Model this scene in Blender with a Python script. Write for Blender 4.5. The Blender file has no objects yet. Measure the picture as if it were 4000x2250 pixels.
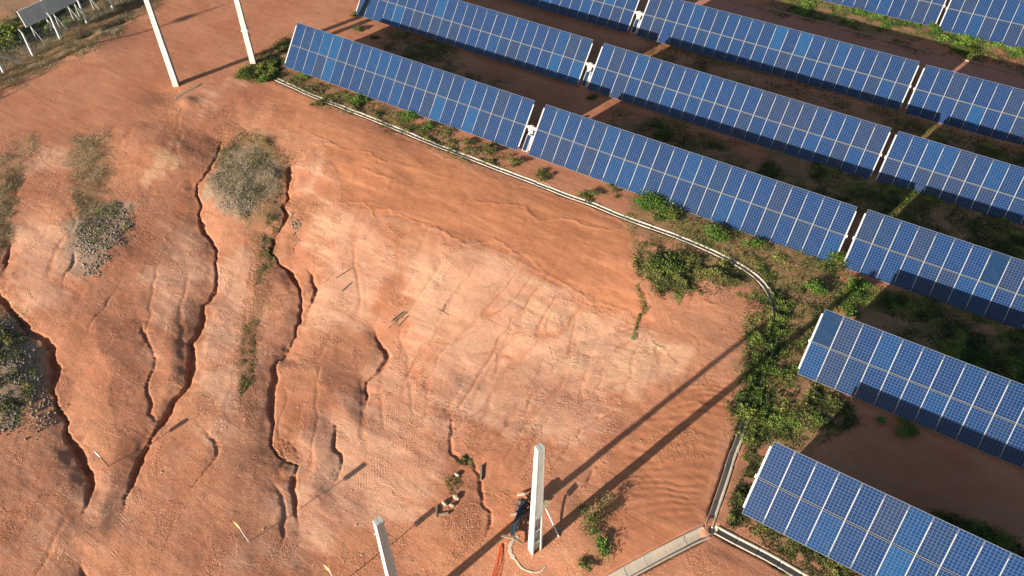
import bpy, math
import numpy as np
from mathutils import Matrix, Vector
rng = np.random.default_rng(7)
R_ = math.radians
# ---------------------------------------------------------------- camera, light, exposure
FPX = 3006.255
RC = np.array([[0.84627, 0.532752, 0.001498], [0.381034, -0.603298, -0.700603], [-0.372343, 0.59347, -0.71355]])
CAMP = np.array([0., 0., 35.])
sc = bpy.context.scene
col = sc.collection
cd = bpy.data.cameras.new('camera'); cam = bpy.data.objects.new('camera', cd); col.objects.link(cam)
cd.sensor_width = 36; cd.lens = FPX / 4000 * 36; cd.clip_start = .5; cd.clip_end = 900
m = Matrix(((RC[0][0], -RC[1][0], -RC[2][0]), (RC[0][1], -RC[1][1], -RC[2][1]), (RC[0][2], -RC[1][2], -RC[2][2])))
cam.matrix_world = Matrix.Translation(Vector(CAMP)) @ m.to_4x4()
sc.camera = cam
AZ, EL = R_(71.0), R_(14.3)          # direction the sunlight travels, and sun height
SUN_TO = Vector((math.cos(AZ)*math.cos(EL), math.sin(AZ)*math.cos(EL), -math.sin(EL)))
w = bpy.data.worlds.new('World'); sc.world = w; w.use_nodes = True
nt = w.node_tree; nt.nodes.clear()
sky = nt.nodes.new('ShaderNodeTexSky'); sky.sky_type = 'NISHITA'; sky.sun_disc = False
sky.sun_elevation = EL
sd = -SUN_TO; sky.sun_rotation = math.atan2(sd.x, sd.y)
bg = nt.nodes.new('ShaderNodeBackground'); bg.inputs[1].default_value = 0.068
wo = nt.nodes.new('ShaderNodeOutputWorld'); nt.links.new(sky.outputs[0], bg.inputs[0]); nt.links.new(bg.outputs[0], wo.inputs[0])
ld = bpy.data.lights.new('sun', 'SUN'); ld.energy = 5.0; ld.angle = R_(.6); ld.color = (1, .92, .83)
lo = bpy.data.objects.new('sun', ld); col.objects.link(lo); lo.rotation_euler = SUN_TO.to_track_quat('-Z', 'Y').to_euler()
lo.location = (0, 0, 60)
vs = sc.view_settings; vs.view_transform = 'Standard'; vs.look = 'None'; vs.gamma = 1; vs.exposure = 1.4
try: vs.use_curve_mapping = False
except Exception: pass
sc.render.engine = 'CYCLES'

# ---------------------------------------------------------------- noise
_lat = rng.random((256, 256))
def vnoise(x, y, s, ox=0., oy=0.):
    x = np.asarray(x)/s+ox+500; y = np.asarray(y)/s+oy+500
    xi = np.floor(x).astype(int); yi = np.floor(y).astype(int); fx = x-xi; fy = y-yi
    fx = fx*fx*fx*(fx*(fx*6-15)+10); fy = fy*fy*fy*(fy*(fy*6-15)+10)
    a = _lat[xi % 256, yi % 256]; b = _lat[(xi+1) % 256, yi % 256]; c = _lat[xi % 256, (yi+1) % 256]; d = _lat[(xi+1) % 256, (yi+1) % 256]
    return (a*(1-fx)+b*fx)*(1-fy)+(c*(1-fx)+d*fx)*fy-.5
def fbm(x, y, s, n=3, o=0.):
    r = 0; a = 1
    for i in range(n): r = r+a*vnoise(x, y, s/2**i, o+i*17.3, o*1.7+i*9.1); a *= .5
    return r
def sstep(a, b, x):
    t = np.clip((x-a)/(b-a), 0, 1); return t*t*(3-2*t)
# ---------------------------------------------------------------- terrain shape
def Zpad(x, y): return .01582*x+.02557*y-32.49514+35-1.75
def rays(u, v):
    u = np.asarray(u, float); v = np.asarray(v, float)
    c = np.stack([(u-2000)/FPX, (v-1125)/FPX, np.ones_like(u)], -1)
    return c @ RC
def flat(u, v, h=0.):
    d = rays(u, v); s = (Zpad(0, 0)+h-35)/(d[..., 2]-.01582*d[..., 0]-.02557*d[..., 1]); return d*s[..., None]+CAMP
CREST = [(-900, 900), (-300, 640), (300, 470), (700, 380), (1080, 318), (1414, 455), (1828, 620), (2197, 765), (2621, 920), (2870, 1020), (3000, 1123), (3035, 1250), (3020, 1350), (2960, 1500), (2880, 1722), (2818, 1914), (2766, 2064), (3000, 2185), (3400, 2400)]
_c = flat(*np.array(CREST).T)[:, :2]
def pl_dist(x, y, P, signed=False):
    best = np.full(np.shape(x), 1e9); sg = np.ones(np.shape(x))
    for a, b in zip(P[:-1], P[1:]):
        d = b-a; L = d@d; t = np.clip(((x-a[0])*d[0]+(y-a[1])*d[1])/L, 0, 1)
        dx = x-a[0]-t*d[0]; dy = y-a[1]-t*d[1]; q = dx*dx+dy*dy
        if signed:
            s = d[0]*dy-d[1]*dx; sg = np.where(q < best, np.sign(s), sg)
        best = np.minimum(best, q)
    return np.sqrt(best)*(sg if signed else 1)
def Zbase(x, y):
    d = -pl_dist(x, y, _c, True)            # positive on the eroded (near) side
    drop = 2.0*sstep(.4, 19, d)*sstep(-75, -25, x)
    return Zpad(x, y)-drop
def ground(u, v, zf=None):
    zf = zf or Zbase
    d = rays(u, v); X = flat(u, v)
    for _ in range(12):
        h = zf(X[..., 0], X[..., 1]); s = (h-35)/d[..., 2]; X = d*(.6*s+.4*(X[..., 2]-35)/d[..., 2])[..., None]+CAMP
    X[..., 2] = zf(X[..., 0], X[..., 1]); return X
def gxy(pts): return ground(*np.array(pts, float).T)[:, :2]

# ---------------------------------------------------------------- gullies (traced, converted to ground metres): points, half width m, depth m
GUL = [
 ([(859,538),(849,585),(823,637),(797,683),(766,725),(770,757),(787,791),(776,828),(787,879),(807,905),(828,931),(846,973),(841,1019),(844,1112),(818,1159),(792,1180),(787,1247),(771,1293),(743,1335),(750,1371),(748,1423),(730,1495),(678,1562),(642,1624),(600,1676),(549,1759),(518,1821),(499,1883),(484,1930),(470,1985)], .28, .29),
 ([(543,1247),(549,1288),(575,1330),(600,1397),(592,1438),(580,1500),(582,1520),(587,1567),(577,1603),(600,1628),(630,1630)], .22, .12),
 ([(-60,1100),(0,1159),(31,1195),(67,1237),(104,1288),(160,1309),(197,1350),(202,1392),(215,1428),(197,1475),(192,1521),(207,1567),(228,1604),(248,1635),(248,1676),(259,1702),(290,1743),(311,1785),(336,1842),(344,1883),(342,1924),(321,1966),(311,1997)], .36, .32),
 ([(269,1515),(262,1557),(240,1590)], .2, .22),
 ([(305,1705),(290,1728),(272,1745)], .1, .14),
 ([(1155,615),(1132,632),(1124,642),(1129,693),(1122,750),(1124,766),(1104,802),(1119,843),(1093,879),(1062,921),(1057,978),(1088,1019),(1129,1050),(1155,1086),(1171,1123),(1171,1164),(1166,1205),(1160,1247),(1145,1299),(1119,1356),(1106,1380)], .24, .27),
 ([(1119,1356),(1100,1385),(1078,1392),(1067,1410),(1062,1435),(1067,1475),(1062,1531),(1065,1604),(1062,1655),(1057,1697),(1060,1733),(1083,1774),(1124,1795),(1155,1805),(1150,1831),(1140,1862),(1140,1904),(1150,1955),(1155,1997),(1166,2045)], .22, .20),
 ([(1093,1702),(1129,1728),(1160,1759),(1166,1800)], .14, .10),
 ([(1197,1040),(1223,1071),(1228,1107),(1238,1143),(1212,1180),(1185,1215)], .2, .19),
 ([(1240,1112),(1262,1100),(1285,1086),(1310,1055)], .14, .11),
 ([(1171,926),(1150,957),(1140,998)], .14, .13),
 ([(1465,1285),(1471,1299),(1481,1330),(1502,1366),(1507,1392),(1497,1423),(1476,1449),(1445,1475),(1424,1500),(1424,1510),(1430,1531),(1424,1557),(1419,1590)], .19, .19),
 ([(1290,1630),(1311,1671),(1316,1707),(1313,1740),(1331,1759),(1342,1790),(1331,1831),(1311,1867),(1295,1888)], .16, .14),
 ([(1740,1598),(1766,1624),(1761,1700),(1761,1769),(1792,1795),(1849,1810),(1875,1862),(1880,1914),(1890,1966),(1916,1997),(1919,2033),(1911,2074),(1880,2131)], .16, .085),
 ([(2093,1500),(2067,1567),(2057,1609),(2049,1650)], .09, .055),
 ([(2461,1578),(2424,1593),(2342,1619),(2311,1640),(2269,1660),(2254,1692),(2228,1723),(2197,1774),(2155,1831)], .13, .055),
 ([(2399,1759),(2388,1785),(2311,1831),(2285,1893),(2269,1940)], .1, .07),
 ([(300,175),(331,155),(373,129),(414,114),(450,98),(487,80),(520,70)], .5, .34),
 ([(776,1655),(807,1686),(838,1717),(851,1748),(828,1811),(776,1862),(725,1930),(714,1950)], .16, .08),
 ([(305,2188),(305,2219),(326,2250),(340,2300)], .2, .15),
 ([(32,950),(22,998),(8,1045)], .2, .24),
 ([(290,962),(287,1040),(250,1071),(243,1133)], .2, .08),
 ([(455,1123),(404,1205),(342,1268),(342,1309),(331,1335)], .25, .055),
 ([(1610,1210),(1560,1300),(1590,1380),(1600,1500),(1620,1650)], .3, .03),
 ([(1870,1010),(1800,1130),(1740,1210),(1700,1260)], .3, .04),
 ([(2020,1250),(1960,1370),(1920,1480)], .25, .04),
 ([(1060,1870),(1090,1930),(1110,2010),(1105,2090),(1080,2170)], .16, .07),
 ([(1190,1560),(1175,1610),(1155,1655)], .1, .07),
 ([(1590,2235),(1650,2226),(1700,2225)], .1, .08),
 ([(985,1000),(975,1100),(960,1200),(945,1320)], .5, .03),
]
GUL = [(gxy(p), a, b) for p, a, b in GUL]
DRAINS = {
 'main': [(1078,310),(1129,332),(1207,368),(1311,409),(1414,448),(1518,490),(1621,533),(1725,575),(1828,613),(1932,655),(2040,695),(2146,735),(2197,758),(2311,796),(2424,843),(2507,875),(2621,914),(2725,956),(2828,1004),(2906,1046),(2957,1080),(3000,1128),(3026,1190),(3036,1260),(3020,1340),(2985,1430),(2950,1520),(2926,1600),(2901,1668),(2878,1724),(2849,1810),(2818,1908),(2786,2000),(2768,2056)],
 'wide': [(2760,2078),(2714,2098),(2621,2145),(2518,2200),(2440,2241),(2370,2282)],
 'side': [(2796,2070),(2849,2100),(2932,2142),(3000,2176),(3052,2207),(3104,2238),(3170,2276)]}
DR = {k: gxy(p) for k, p in DRAINS.items()}
DRW = {'main': .14, 'wide': .26, 'side': .17}
BUMPS = [  # u, v, radius m, height m
 (350, 170, 4, .5), (620, 600, 3.5, .35), (640, 370, 2.0, -.22), (730, 400, 1.0, .22), (800, 470, 1.2, .12), (880, 740, 4, .25), (640, 1300, 3, .22), (430, 1400, 2.2, .18), (960, 1250, 2.5, -.1),
 (1250, 880, 3, .12), (1250, 1500, 2, .12), (1700, 1400, 2.5, .1), (60, 1500, 3, .3), (420, 1000, 2.4, .22), (250, 2000, 4, .15), (900, 1900, 3, .12), (2250, 2150, 2.5, .1), (2700, 1300, 3, .08), (1030, 560, .9, .25), (1060, 690, 1.2, .2)]
_b = [(*gxy([(b[0], b[1])])[0], b[2], b[3]) for b in BUMPS]
FAN = gxy([(1560,960),(1900,960),(2330,1190),(2700,1380),(2720,1480),(2420,1600),(2100,1800),(1700,1800),(1480,1350)])
RIP = gxy([(2400,1720),(2720,1480),(2880,1500),(2800,1900),(2700,2060),(2420,2120),(2360,1950)])
def inpoly(x, y, P):
    r = np.zeros(np.shape(x), bool); n = len(P)
    for i in range(n):
        x1, y1 = P[i]; x2, y2 = P[(i+1) % n]
        if y1 == y2: continue
        c = ((y1 > y) != (y2 > y)) & (x < (x2-x1)*(y-y1)/(y2-y1)+x1); r ^= c
    return r
def softpoly(x, y, P, w=.8):
    P = np.asarray(P); out = np.zeros(np.shape(x))
    mk = (x > P[:, 0].min()-2*w) & (x < P[:, 0].max()+2*w) & (y > P[:, 1].min()-2*w) & (y < P[:, 1].max()+2*w)
    if not mk.any(): return out
    xx, yy = x[mk], y[mk]; d = pl_dist(xx, yy, np.vstack([P, P[:1]]))
    out[mk] = sstep(-w, w, np.where(inpoly(xx, yy, P), d, -d)); return out
_fd = gxy([(2600, 1050)])[0]-gxy([(2200, 1700)])[0]; _fd /= np.linalg.norm(_fd)
xs = np.concatenate([np.arange(-420, -90, 12), np.arange(-90, -62, .5), np.arange(-62, 3, .075), np.arange(3, 14, .12), np.arange(14, 40, .5), np.arange(40, 401, 12)])
ys = np.concatenate([np.arange(-300, -8, 12), np.arange(-8, 0, .5), np.arange(0, 42, .075), np.arange(42, 60, .15), np.arange(60, 100, .3), np.arange(100, 561, 12)])
X, Y = np.meshgrid(xs, ys, indexing='ij')
Z0 = Zbase(X, Y); near = ((X > -90) & (X < 30) & (Y > -8) & (Y < 100)).astype(float)
Z = Z0.copy()
for bx, by, br, bh in _b: Z += bh*np.exp(-((X-bx)**2+(Y-by)**2)/(2*(br*.5)**2))
dcr = -pl_dist(X, Y, _c, True)                        # + on eroded side
ero = sstep(-.5, 4, dcr)
Z += near*(.16*fbm(X, Y, 9, 2, 3)*(.35+ero)+.085*fbm(X, Y, 2.6, 2, 11)*(.3+.7*ero)+.028*fbm(X, Y, .8, 3, 23)*(.45+.55*ero)+.009*fbm(X, Y, .27, 2, 29)*(.25+.75*ero))
al = (X*_fd[0]+Y*_fd[1]); ac = (-X*_fd[1]+Y*_fd[0])
fan = softpoly(X, Y, FAN, 1.5)
wrp = .9*vnoise(X, Y, 3.5, 4, 4)
rid = np.abs(vnoise(ac+wrp, al, 1.0, 7, 7)*0+vnoise((ac+wrp)/1.1, al/6.5, 1, 31, 5))
Z -= (fan*.7+.25*ero*near)*.16*np.clip(.22-rid, 0, 1)
rip = softpoly(X, Y, RIP, 1.0)
rd = gxy([(2560, 1900)])[0]-gxy([(2590, 1990)])[0]; rd /= np.linalg.norm(rd)
Z += rip*.011*np.sin((X*rd[0]+Y*rd[1])*13+8*vnoise(X, Y, 2.4, 8, 2)*3+3*vnoise(X, Y, .7, 8, 2))*(.4+vnoise(X, Y, 1.2, 3, 3)+.3)
CRUST0 = gxy([(1100,330),(1362,800),(1455,828),(1621,875),(1750,920),(1880,955),(2000,996),(2124,1066),(2280,1165),(2440,1216),(2560,1280),(2800,1250),(2900,1050),(2500,870),(2300,790),(2000,690),(1700,580),(1500,500),(1300,420)])
def rills(dx, dy, wid, ln, o):
    a_ = X*dx+Y*dy; c_ = -X*dy+Y*dx; c_ = c_+.9*vnoise(X, Y, 2.6, o, o)+.35*vnoise(X, Y, .9, o+5, o)
    return sstep(.075, .0, np.abs(vnoise(c_/wid, a_/ln, 1, o*3, o)))*sstep(-.12, .18, vnoise(X, Y, 5.5, o+9, o+2)+.08)
_fl = gxy([(800, 800)])[0]-gxy([(640, 1600)])[0]; _fl /= np.linalg.norm(_fl)
lm = ero*near*(1-fan); rill = np.maximum(fan*np.maximum(rills(*_fd, 1.25, 7.5, 3), .7*rills(*_fd, .6, 4.5, 8)), lm*.75*rills(*_fl, 2.2, 9, 12))
rill = rill*(1-sstep(-3, -1, -dcr))*(1-softpoly(X, Y, CRUST0, .8)); Z -= .038*rill
dmin = np.full_like(Z, 9.)
for P, hw, dp in GUL:
    if dp < .11: continue
    mk = (X > P[:, 0].min()-4) & (X < P[:, 0].max()+4) & (Y > P[:, 1].min()-4) & (Y < P[:, 1].max()+4)
    dmin[mk] = np.minimum(dmin[mk], pl_dist(X[mk], Y[mk], P))
Z += near*ero*.17*(sstep(-.5, 4.6, dmin)-1)
cut = np.zeros_like(Z)
for P, hw, dp in GUL:
    pad = 2.5; mk = (X > P[:, 0].min()-pad) & (X < P[:, 0].max()+pad) & (Y > P[:, 1].min()-pad) & (Y < P[:, 1].max()+pad)
    x, y = X[mk], Y[mk]
    hw = hw*.43; dp = dp*.8*(.75+.8*np.clip(vnoise(x, y, 2.3, 3, 8)+.35, 0, 1)); x2 = x+.15*fbm(x, y, .5, 4, 41)+.22*vnoise(x, y, 1.5, 1, 6); y2 = y+.15*fbm(x, y, .5, 4, 57)+.22*vnoise(x, y, 1.5, 6, 1)
    d = pl_dist(x2, y2, P); e = np.minimum(np.hypot(x-P[0, 0], y-P[0, 1]), np.hypot(x-P[-1, 0], y-P[-1, 1]))
    tap = sstep(0, 1.6, e)*.75+.25; ww = hw*(.45+1.9*np.clip(vnoise(x, y, 1.6, 9, 9)+.3, 0, 1))*tap
    g = dp*tap*sstep(1.25, .7, d/ww)+.5*dp*np.exp(-(d/(3.2*hw+.35))**2)
    Z[mk] -= g*(1+.35*vnoise(x, y, .5, 2, 2)); cut[mk] = np.maximum(cut[mk], sstep(1.9, .8, d/ww)*np.minimum(1, dp/.14))
# crust edge: a thin eroded lip
CRE = gxy([(1362,791),(1430,791),(1455,822),(1523,822),(1564,848),(1621,869),(1652,869),(1688,895),(1750,916),(1813,957),(1880,948),(1932,931),(1965,958),(2000,990),(2041,993),(2088,1019),(2124,1060),(2160,1086),(2217,1117),(2280,1159),(2331,1180),(2393,1195),(2440,1211)])
CR2 = [gxy(p) for p in ([(1240,560),(1290,556),(1330,580),(1380,590),(1440,600),(1500,640)], [(1420,660),(1480,690),(1530,700),(1512,740)], [(1860,790),(1950,800),(2050,810),(2100,860),(2200,850),(2300,880),(2410,900)], [(2550,1330),(2600,1370),(2640,1420)], [(2740,1180),(2800,1190)], [(2640,1610),(2720,1605),(2760,1610)], [(2700,1570),(2760,1575),(2840,1582)])]
CRUST = gxy([(1362,800),(1455,828),(1621,875),(1750,920),(1880,955),(2000,996),(2124,1066),(2280,1165),(2440,1216),(2560,1260),(2480,1100),(2470,900),(2300,810),(2000,720),(1700,620),(1500,600),(1300,560),(1240,600)])
for P in [CRE]+CR2:
    mk = (X > P[:, 0].min()-1) & (X < P[:, 0].max()+1) & (Y > P[:, 1].min()-1) & (Y < P[:, 1].max()+1)
    x, y = X[mk], Y[mk]; d = pl_dist(x+.25*fbm(x, y, .6, 3, 5), y+.25*fbm(x, y, .6, 3, 15), P)
    Z[mk] += .022*sstep(.16, .03, d)
for k, P in DR.items():
    mk = (X > P[:, 0].min()-1) & (X < P[:, 0].max()+1) & (Y > P[:, 1].min()-1) & (Y < P[:, 1].max()+1)
    x, y = X[mk], Y[mk]; d = pl_dist(x, y, P); hw = DRW[k]
    zb = Zbase(x, y); t = sstep(1.3, .45, d)
    Z[mk] = Z[mk]*(1-t)+zb*t-.5*sstep(hw+.12, hw-.02, d)
# far surroundings
Z += (1-near)*0
def Zf(x, y):
    x = np.asarray(x, float); y = np.asarray(y, float)
    i = np.clip(np.searchsorted(xs, x)-1, 0, len(xs)-2); j = np.clip(np.searchsorted(ys, y)-1, 0, len(ys)-2)
    fx = np.clip((x-xs[i])/(xs[i+1]-xs[i]), 0, 1); fy = np.clip((y-ys[j])/(ys[j+1]-ys[j]), 0, 1)
    return (Z[i, j]*(1-fx)+Z[i+1, j]*fx)*(1-fy)+(Z[i, j+1]*(1-fx)+Z[i+1, j+1]*fx)*fy
def G(u, v): return ground(u, v, Zf)
def G1(u, v): return Vector(G(np.array([u], float), np.array([v], float))[0])

# ---------------------------------------------------------------- ground zones (what the soil is made of)
def zone(polys, w=.8, nz=1.2, sc_=1.5, o=0.):
    r = np.zeros_like(Z); wx = X+nz*fbm(X, Y, sc_, 3, 61+o); wy = Y+nz*fbm(X, Y, sc_, 3, 83+o)
    for p, a in polys: r = np.maximum(r, a*softpoly(wx, wy, gxy(p), w))
    return r
pale = zone([([(1560,970),(1900,980),(2100,1080),(2330,1230),(2700,1370),(2690,1470),(2400,1600),(2200,1750),(2000,1750),(1800,1640),(1650,1500),(1640,1250)], .66),
 ([(1250,760),(1350,830),(1500,900),(1560,1000),(1450,1250),(1250,1350),(1180,1300),(1250,1100)], .6),
 ([(0,880),(280,850),(300,1150),(100,1250)], .6), ([(560,900),(780,850),(800,1050),(700,1450),(560,1300)], .45), ([(850,1000),(1010,950),(1000,1300),(900,1750),(780,1700),(800,1300)], .6),
 ([(780,380),(930,290),(940,330),(800,440)], .6), ([(60,560),(350,580),(330,650),(60,680)], .4), ([(1250,1600),(1700,1200),(1900,1500),(1700,2000),(1250,2200),(900,2250),(1000,1950)], .45),
 ([(1150,640),(1250,640),(1280,760),(1200,780)], .7), ([(0,1850),(280,1750),(600,1900),(700,2250),(0,2250)], .25)], 1.3, 1.6, 2.2)
yel = zone([([(560,600),(680,560),(690,660),(560,720)], .9), ([(2050,1030),(2300,1230),(2350,1330),(2150,1250),(2050,1500),(2000,1250)], .55), ([(2350,1420),(2450,1300),(2680,1330),(2640,1460),(2400,1560)], .6),
 ([(1180,800),(1300,760),(1380,860),(1250,1020)], .5), ([(1640,1000),(1800,1040),(1700,1200),(1560,1330),(1600,1150)], .4), ([(300,260),(600,140),(640,330),(380,380)], .22), ([(1750,1000),(1950,1050),(1900,1200),(1780,1250)], .35), ([(2100,1500),(2250,1300),(2330,1380),(2150,1700)], .5)], 1.0, 1.6, 1.5, 7)
crust = zone([(np_p, 1.) for np_p in [[(1362,800),(1455,828),(1621,875),(1750,920),(1880,955),(2000,996),(2124,1066),(2280,1165),(2440,1216),(2560,1280),(2500,1100),(2480,900),(2300,810),(2000,720),(1700,620),(1500,600),(1250,560)]]]+
 [([(0,560),(300,330),(700,60),(1100,60),(1000,240),(600,400),(250,560),(0,640)], .35), ([(2400,1750),(2700,1500),(2880,1520),(2740,2060),(2380,2230),(2330,2000)], .7), ([(1100,340),(2000,720),(1800,760),(1300,560),(1050,480)], .6)], .35, .7, .9, 3)
veg = zone([([(-100,380),(330,210),(640,0),(900,-200),(-100,-200)], 1.), ([(-50,620),(120,560),(60,700),(40,900),(20,980),(-50,980)], .8), ([(60,540),(150,520),(130,600),(30,640)], .6), ([(260,560),(420,500),(440,640),(400,740),(470,880),(280,900),(270,700)], .7),
 ([(-50,1150),(60,1220),(150,1350),(190,1500),(120,1650),(0,1680),(-50,1680)], .7), ([(870,540),(960,500),(1080,560),(1130,620),(1110,750),(1060,870),(950,880),(800,790),(800,700)], .9),
 ([(960,900),(1060,900),(1080,1050),(1000,1300),(960,1500),(930,1560),(920,1350),(980,1150)], .55), ([(930,290),(1100,190),(1140,140),(1120,260),(1300,330),(2000,630),(1960,650),(1300,420),(1100,320),(1010,310)], .8),
 ([(2440,760),(2700,800),(3240,1010),(3330,1130),(3220,1220),(3110,1460),(3330,1600),(3300,1680),(3180,1740),(3060,1760),(2880,1720),(2850,1560),(2920,1350),(2950,1200),(2900,1060),(2500,900)], 1.),
 ([(2500,950),(2900,1010),(2920,1100),(2700,1150),(2560,1150),(2480,1080)], .8), ([(2950,1680),(2980,1900),(2900,2080),(2830,2020),(2880,1800)], .75), ([(2980,1980),(3300,2180),(3330,2290),(3150,2250),(2900,2060)], .7),
 ([(2260,1950),(2420,1950),(2370,2200),(2250,2200)], .5), ([(3030,-50),(4100,180),(4100,240),(3700,170),(3350,120),(3000,20)], .9), ([(1480,120),(1750,170),(1830,280),(1990,330),(1950,390),(1700,300),(1560,230)], .65),
 ([(2380,440),(2600,480),(2900,600),(3100,700),(3000,760),(2500,620),(2380,540)], .7), ([(3000,500),(3500,640),(4100,800),(4100,1200),(3900,1150),(3500,1080),(3420,990),(3370,830),(3300,800),(3000,690)], .95), ([(3350,1120),(3700,1150),(4100,1350),(4100,1560),(3800,1480),(3320,1260),(3250,1180)], .95),
 ([(2650,200),(2900,280),(3100,390),(3000,420),(2700,300)], .5), ([(3200,400),(4100,620),(4100,730),(3600,620),(3490,560),(3200,480)], .5), ([(3650,2020),(3900,2080),(4100,2250),(4100,2280),(3750,2150)], .75)], .9, 1.3, 1.1, 13)
rub = zone([([(850,600),(1000,560),(1090,640),(1090,740),(1000,800),(930,870),(860,800),(800,780),(830,680)], 1.), ([(250,870),(440,780),(520,800),(500,900),(440,960),(420,1030),(330,1080),(290,1050)], 1.), ([(-50,1200),(60,1240),(140,1350),(160,1500),(60,1660),(-50,1680)], 1.)], .6, .8, .8, 5)
road = zone([([(2700,-60),(2860,10),(3124,75),(3383,145),(3621,210),(3828,256),(4000,306),(4300,380),(4300,620),(3600,400),(3595,250),(2560,-30)], 1.)], .15, .15, .8, 9)
pink = zone([([(-200,120),(0,60),(180,0),(330,-80),(0,-200),(-300,-200)], 1.), ([(0,600),(400,380),(900,180),(950,330),(500,520),(200,640)], .25)], .6, .6, 1, 2)
TRK = [((1400,1900),(1560,1680),.5),((1450,1550),(1530,1640),.6),((640,225),(920,165),.5),((560,215),(650,235),.6),((1370,1560),(1300,1720),.5),((420,2180),(470,1960),.5),((1640,1700),(1470,1880),.35)]
tm = np.zeros_like(Z); tu = np.zeros_like(Z); tv = np.zeros_like(Z)
for p, q_, w_ in TRK:
    a, b = gxy([p, q_]); d = b-a; L = np.hypot(*d); d = d/L; u_ = (X-a[0])*d[0]+(Y-a[1])*d[1]; v_ = -(X-a[0])*d[1]+(Y-a[1])*d[0]
    k = sstep(w_, w_*.7, np.abs(v_))*sstep(-.3, .3, u_)*sstep(L+.3, L-.3, u_); sel = k > tm; tm = np.where(sel, k, tm); near_ = (np.abs(v_) < 1.2) & (u_ > -1) & (u_ < L+1); tu = np.where(near_, u_, tu); tv = np.where(near_, v_, tv)
clod = zone([([(980,900),(1060,920),(1070,1060),(1010,1250),(1000,1500),(960,1640),(925,1560),(930,1300),(985,1080)], 1.), ([(830,500),(900,470),(1010,540),(1100,590),(1060,640),(960,540),(860,560)], 1.), ([(580,360),(680,350),(700,430),(620,440)], .7), ([(760,400),(880,440),(900,480),(800,440)], .6), ([(1110,780),(1180,790),(1200,860),(1140,880)], 1.), ([(1780,1950),(1860,1960),(1880,2140),(1760,2080)], .6), ([(1080,1720),(1140,1760),(1150,1800),(1090,1770)], 1.), ([(2540,1700),(2720,1650),(2740,1780),(2600,1800)], .4)], .4, .5, .5, 4)
dmp = np.clip(fbm(X, Y, 3.2, 3, 71)*1.1+.1, 0, 1)*near

def add_attr(me, name, arr):
    a = me.attributes.new(name, 'FLOAT', 'POINT'); a.data.foreach_set('value', np.ascontiguousarray(arr, dtype=np.float32).ravel())
def mesh_np(name, V, F, mat=None, smooth=False, attrs=None, mats=None, mi=None, fl=None):
    me = bpy.data.meshes.new(name); V = np.asarray(V, np.float32); F = np.asarray(F, np.int32); k = F.shape[1]
    me.vertices.add(len(V)); me.vertices.foreach_set('co', V.ravel()); me.loops.add(F.size); me.loops.foreach_set('vertex_index', F.ravel())
    me.polygons.add(len(F)); me.polygons.foreach_set('loop_start', np.arange(0, F.size, k, dtype=np.int32)); me.polygons.foreach_set('loop_total', np.full(len(F), k, np.int32))
    if smooth: me.polygons.foreach_set('use_smooth', np.ones(len(F), bool))
    for a, b in (attrs or {}).items(): add_attr(me, a, b)
    for q in (mats or [mat]): me.materials.append(q)
    if mi is not None: me.polygons.foreach_set('material_index', np.asarray(mi, np.int32))
    me.update(calc_edges=True); return me
def tag(o, label=None, cat=None, group=None, kind=None):
    for k, v in (('label', label), ('category', cat), ('group', group), ('kind', kind)):
        if v: o[k] = v
    return o
def link(name, me, parent=None):
    o = bpy.data.objects.new(name, me); col.objects.link(o)
    if parent is not None: o.parent = parent
    return o
def thing(name, loc=(0, 0, 0), rot=None, **kw):
    o = bpy.data.objects.new(name, None); col.objects.link(o); o.location = loc; o.empty_display_size = .1
    if rot is not None: o.rotation_euler = rot
    return tag(o, **kw)

# ---------------------------------------------------------------- materials
class N:
    def __init__(s, name):
        s.m = bpy.data.materials.new(name); s.m.use_nodes = True; s.t = s.m.node_tree; s.b = s.t.nodes['Principled BSDF']
    def n(s, typ, **kw):
        q = s.t.nodes.new('ShaderNode'+typ)
        for k, v in kw.items(): setattr(q, k, v)
        return q
    def l(s, a, b): s.t.links.new(a, b)
    def val(s, q, i, v):
        if hasattr(v, 'is_output'): s.l(v, q.inputs[i])
        else: q.inputs[i].default_value = v
    def math(s, op, a, b=0., c=0., clamp=False):
        q = s.n('Math', operation=op, use_clamp=clamp); s.val(q, 0, a); s.val(q, 1, b)
        if op in ('MULTIPLY_ADD', 'SMOOTH_MIN'): s.val(q, 2, c)
        return q.outputs[0]
    def mix(s, f, a, b, bl='MIX'):
        q = s.n('Mix', data_type='RGBA', blend_type=bl); s.val(q, 0, f)
        for i, v in ((6, a), (7, b)):
            if hasattr(v, 'is_output'): s.l(v, q.inputs[i])
            else: q.inputs[i].default_value = (*v, 1)
        return q.outputs[2]
    def noise(s, scale, detail=4, rough=.6, vec=None, dist=0.):
        q = s.n('TexNoise'); q.inputs['Scale'].default_value = scale; q.inputs['Detail'].default_value = detail; q.inputs['Roughness'].default_value = rough; q.inputs['Distortion'].default_value = dist
        if vec is not None: s.l(vec, q.inputs['Vector'])
        return q.outputs['Fac']
    def ss(s, a, b, x):
        q = s.n('MapRange', interpolation_type='SMOOTHSTEP'); s.val(q, 0, x); q.inputs[1].default_value = a; q.inputs[2].default_value = b; return q.outputs[0]
    def attr(s, name): return s.n('Attribute', attribute_name=name).outputs['Fac']
    def bump(s, h, st, dist=1.):
        q = s.n('Bump'); q.inputs['Strength'].default_value = st; q.inputs['Distance'].default_value = dist; s.l(h, q.inputs['Height']); s.l(q.outputs[0], s.b.inputs['Normal'])
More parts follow.
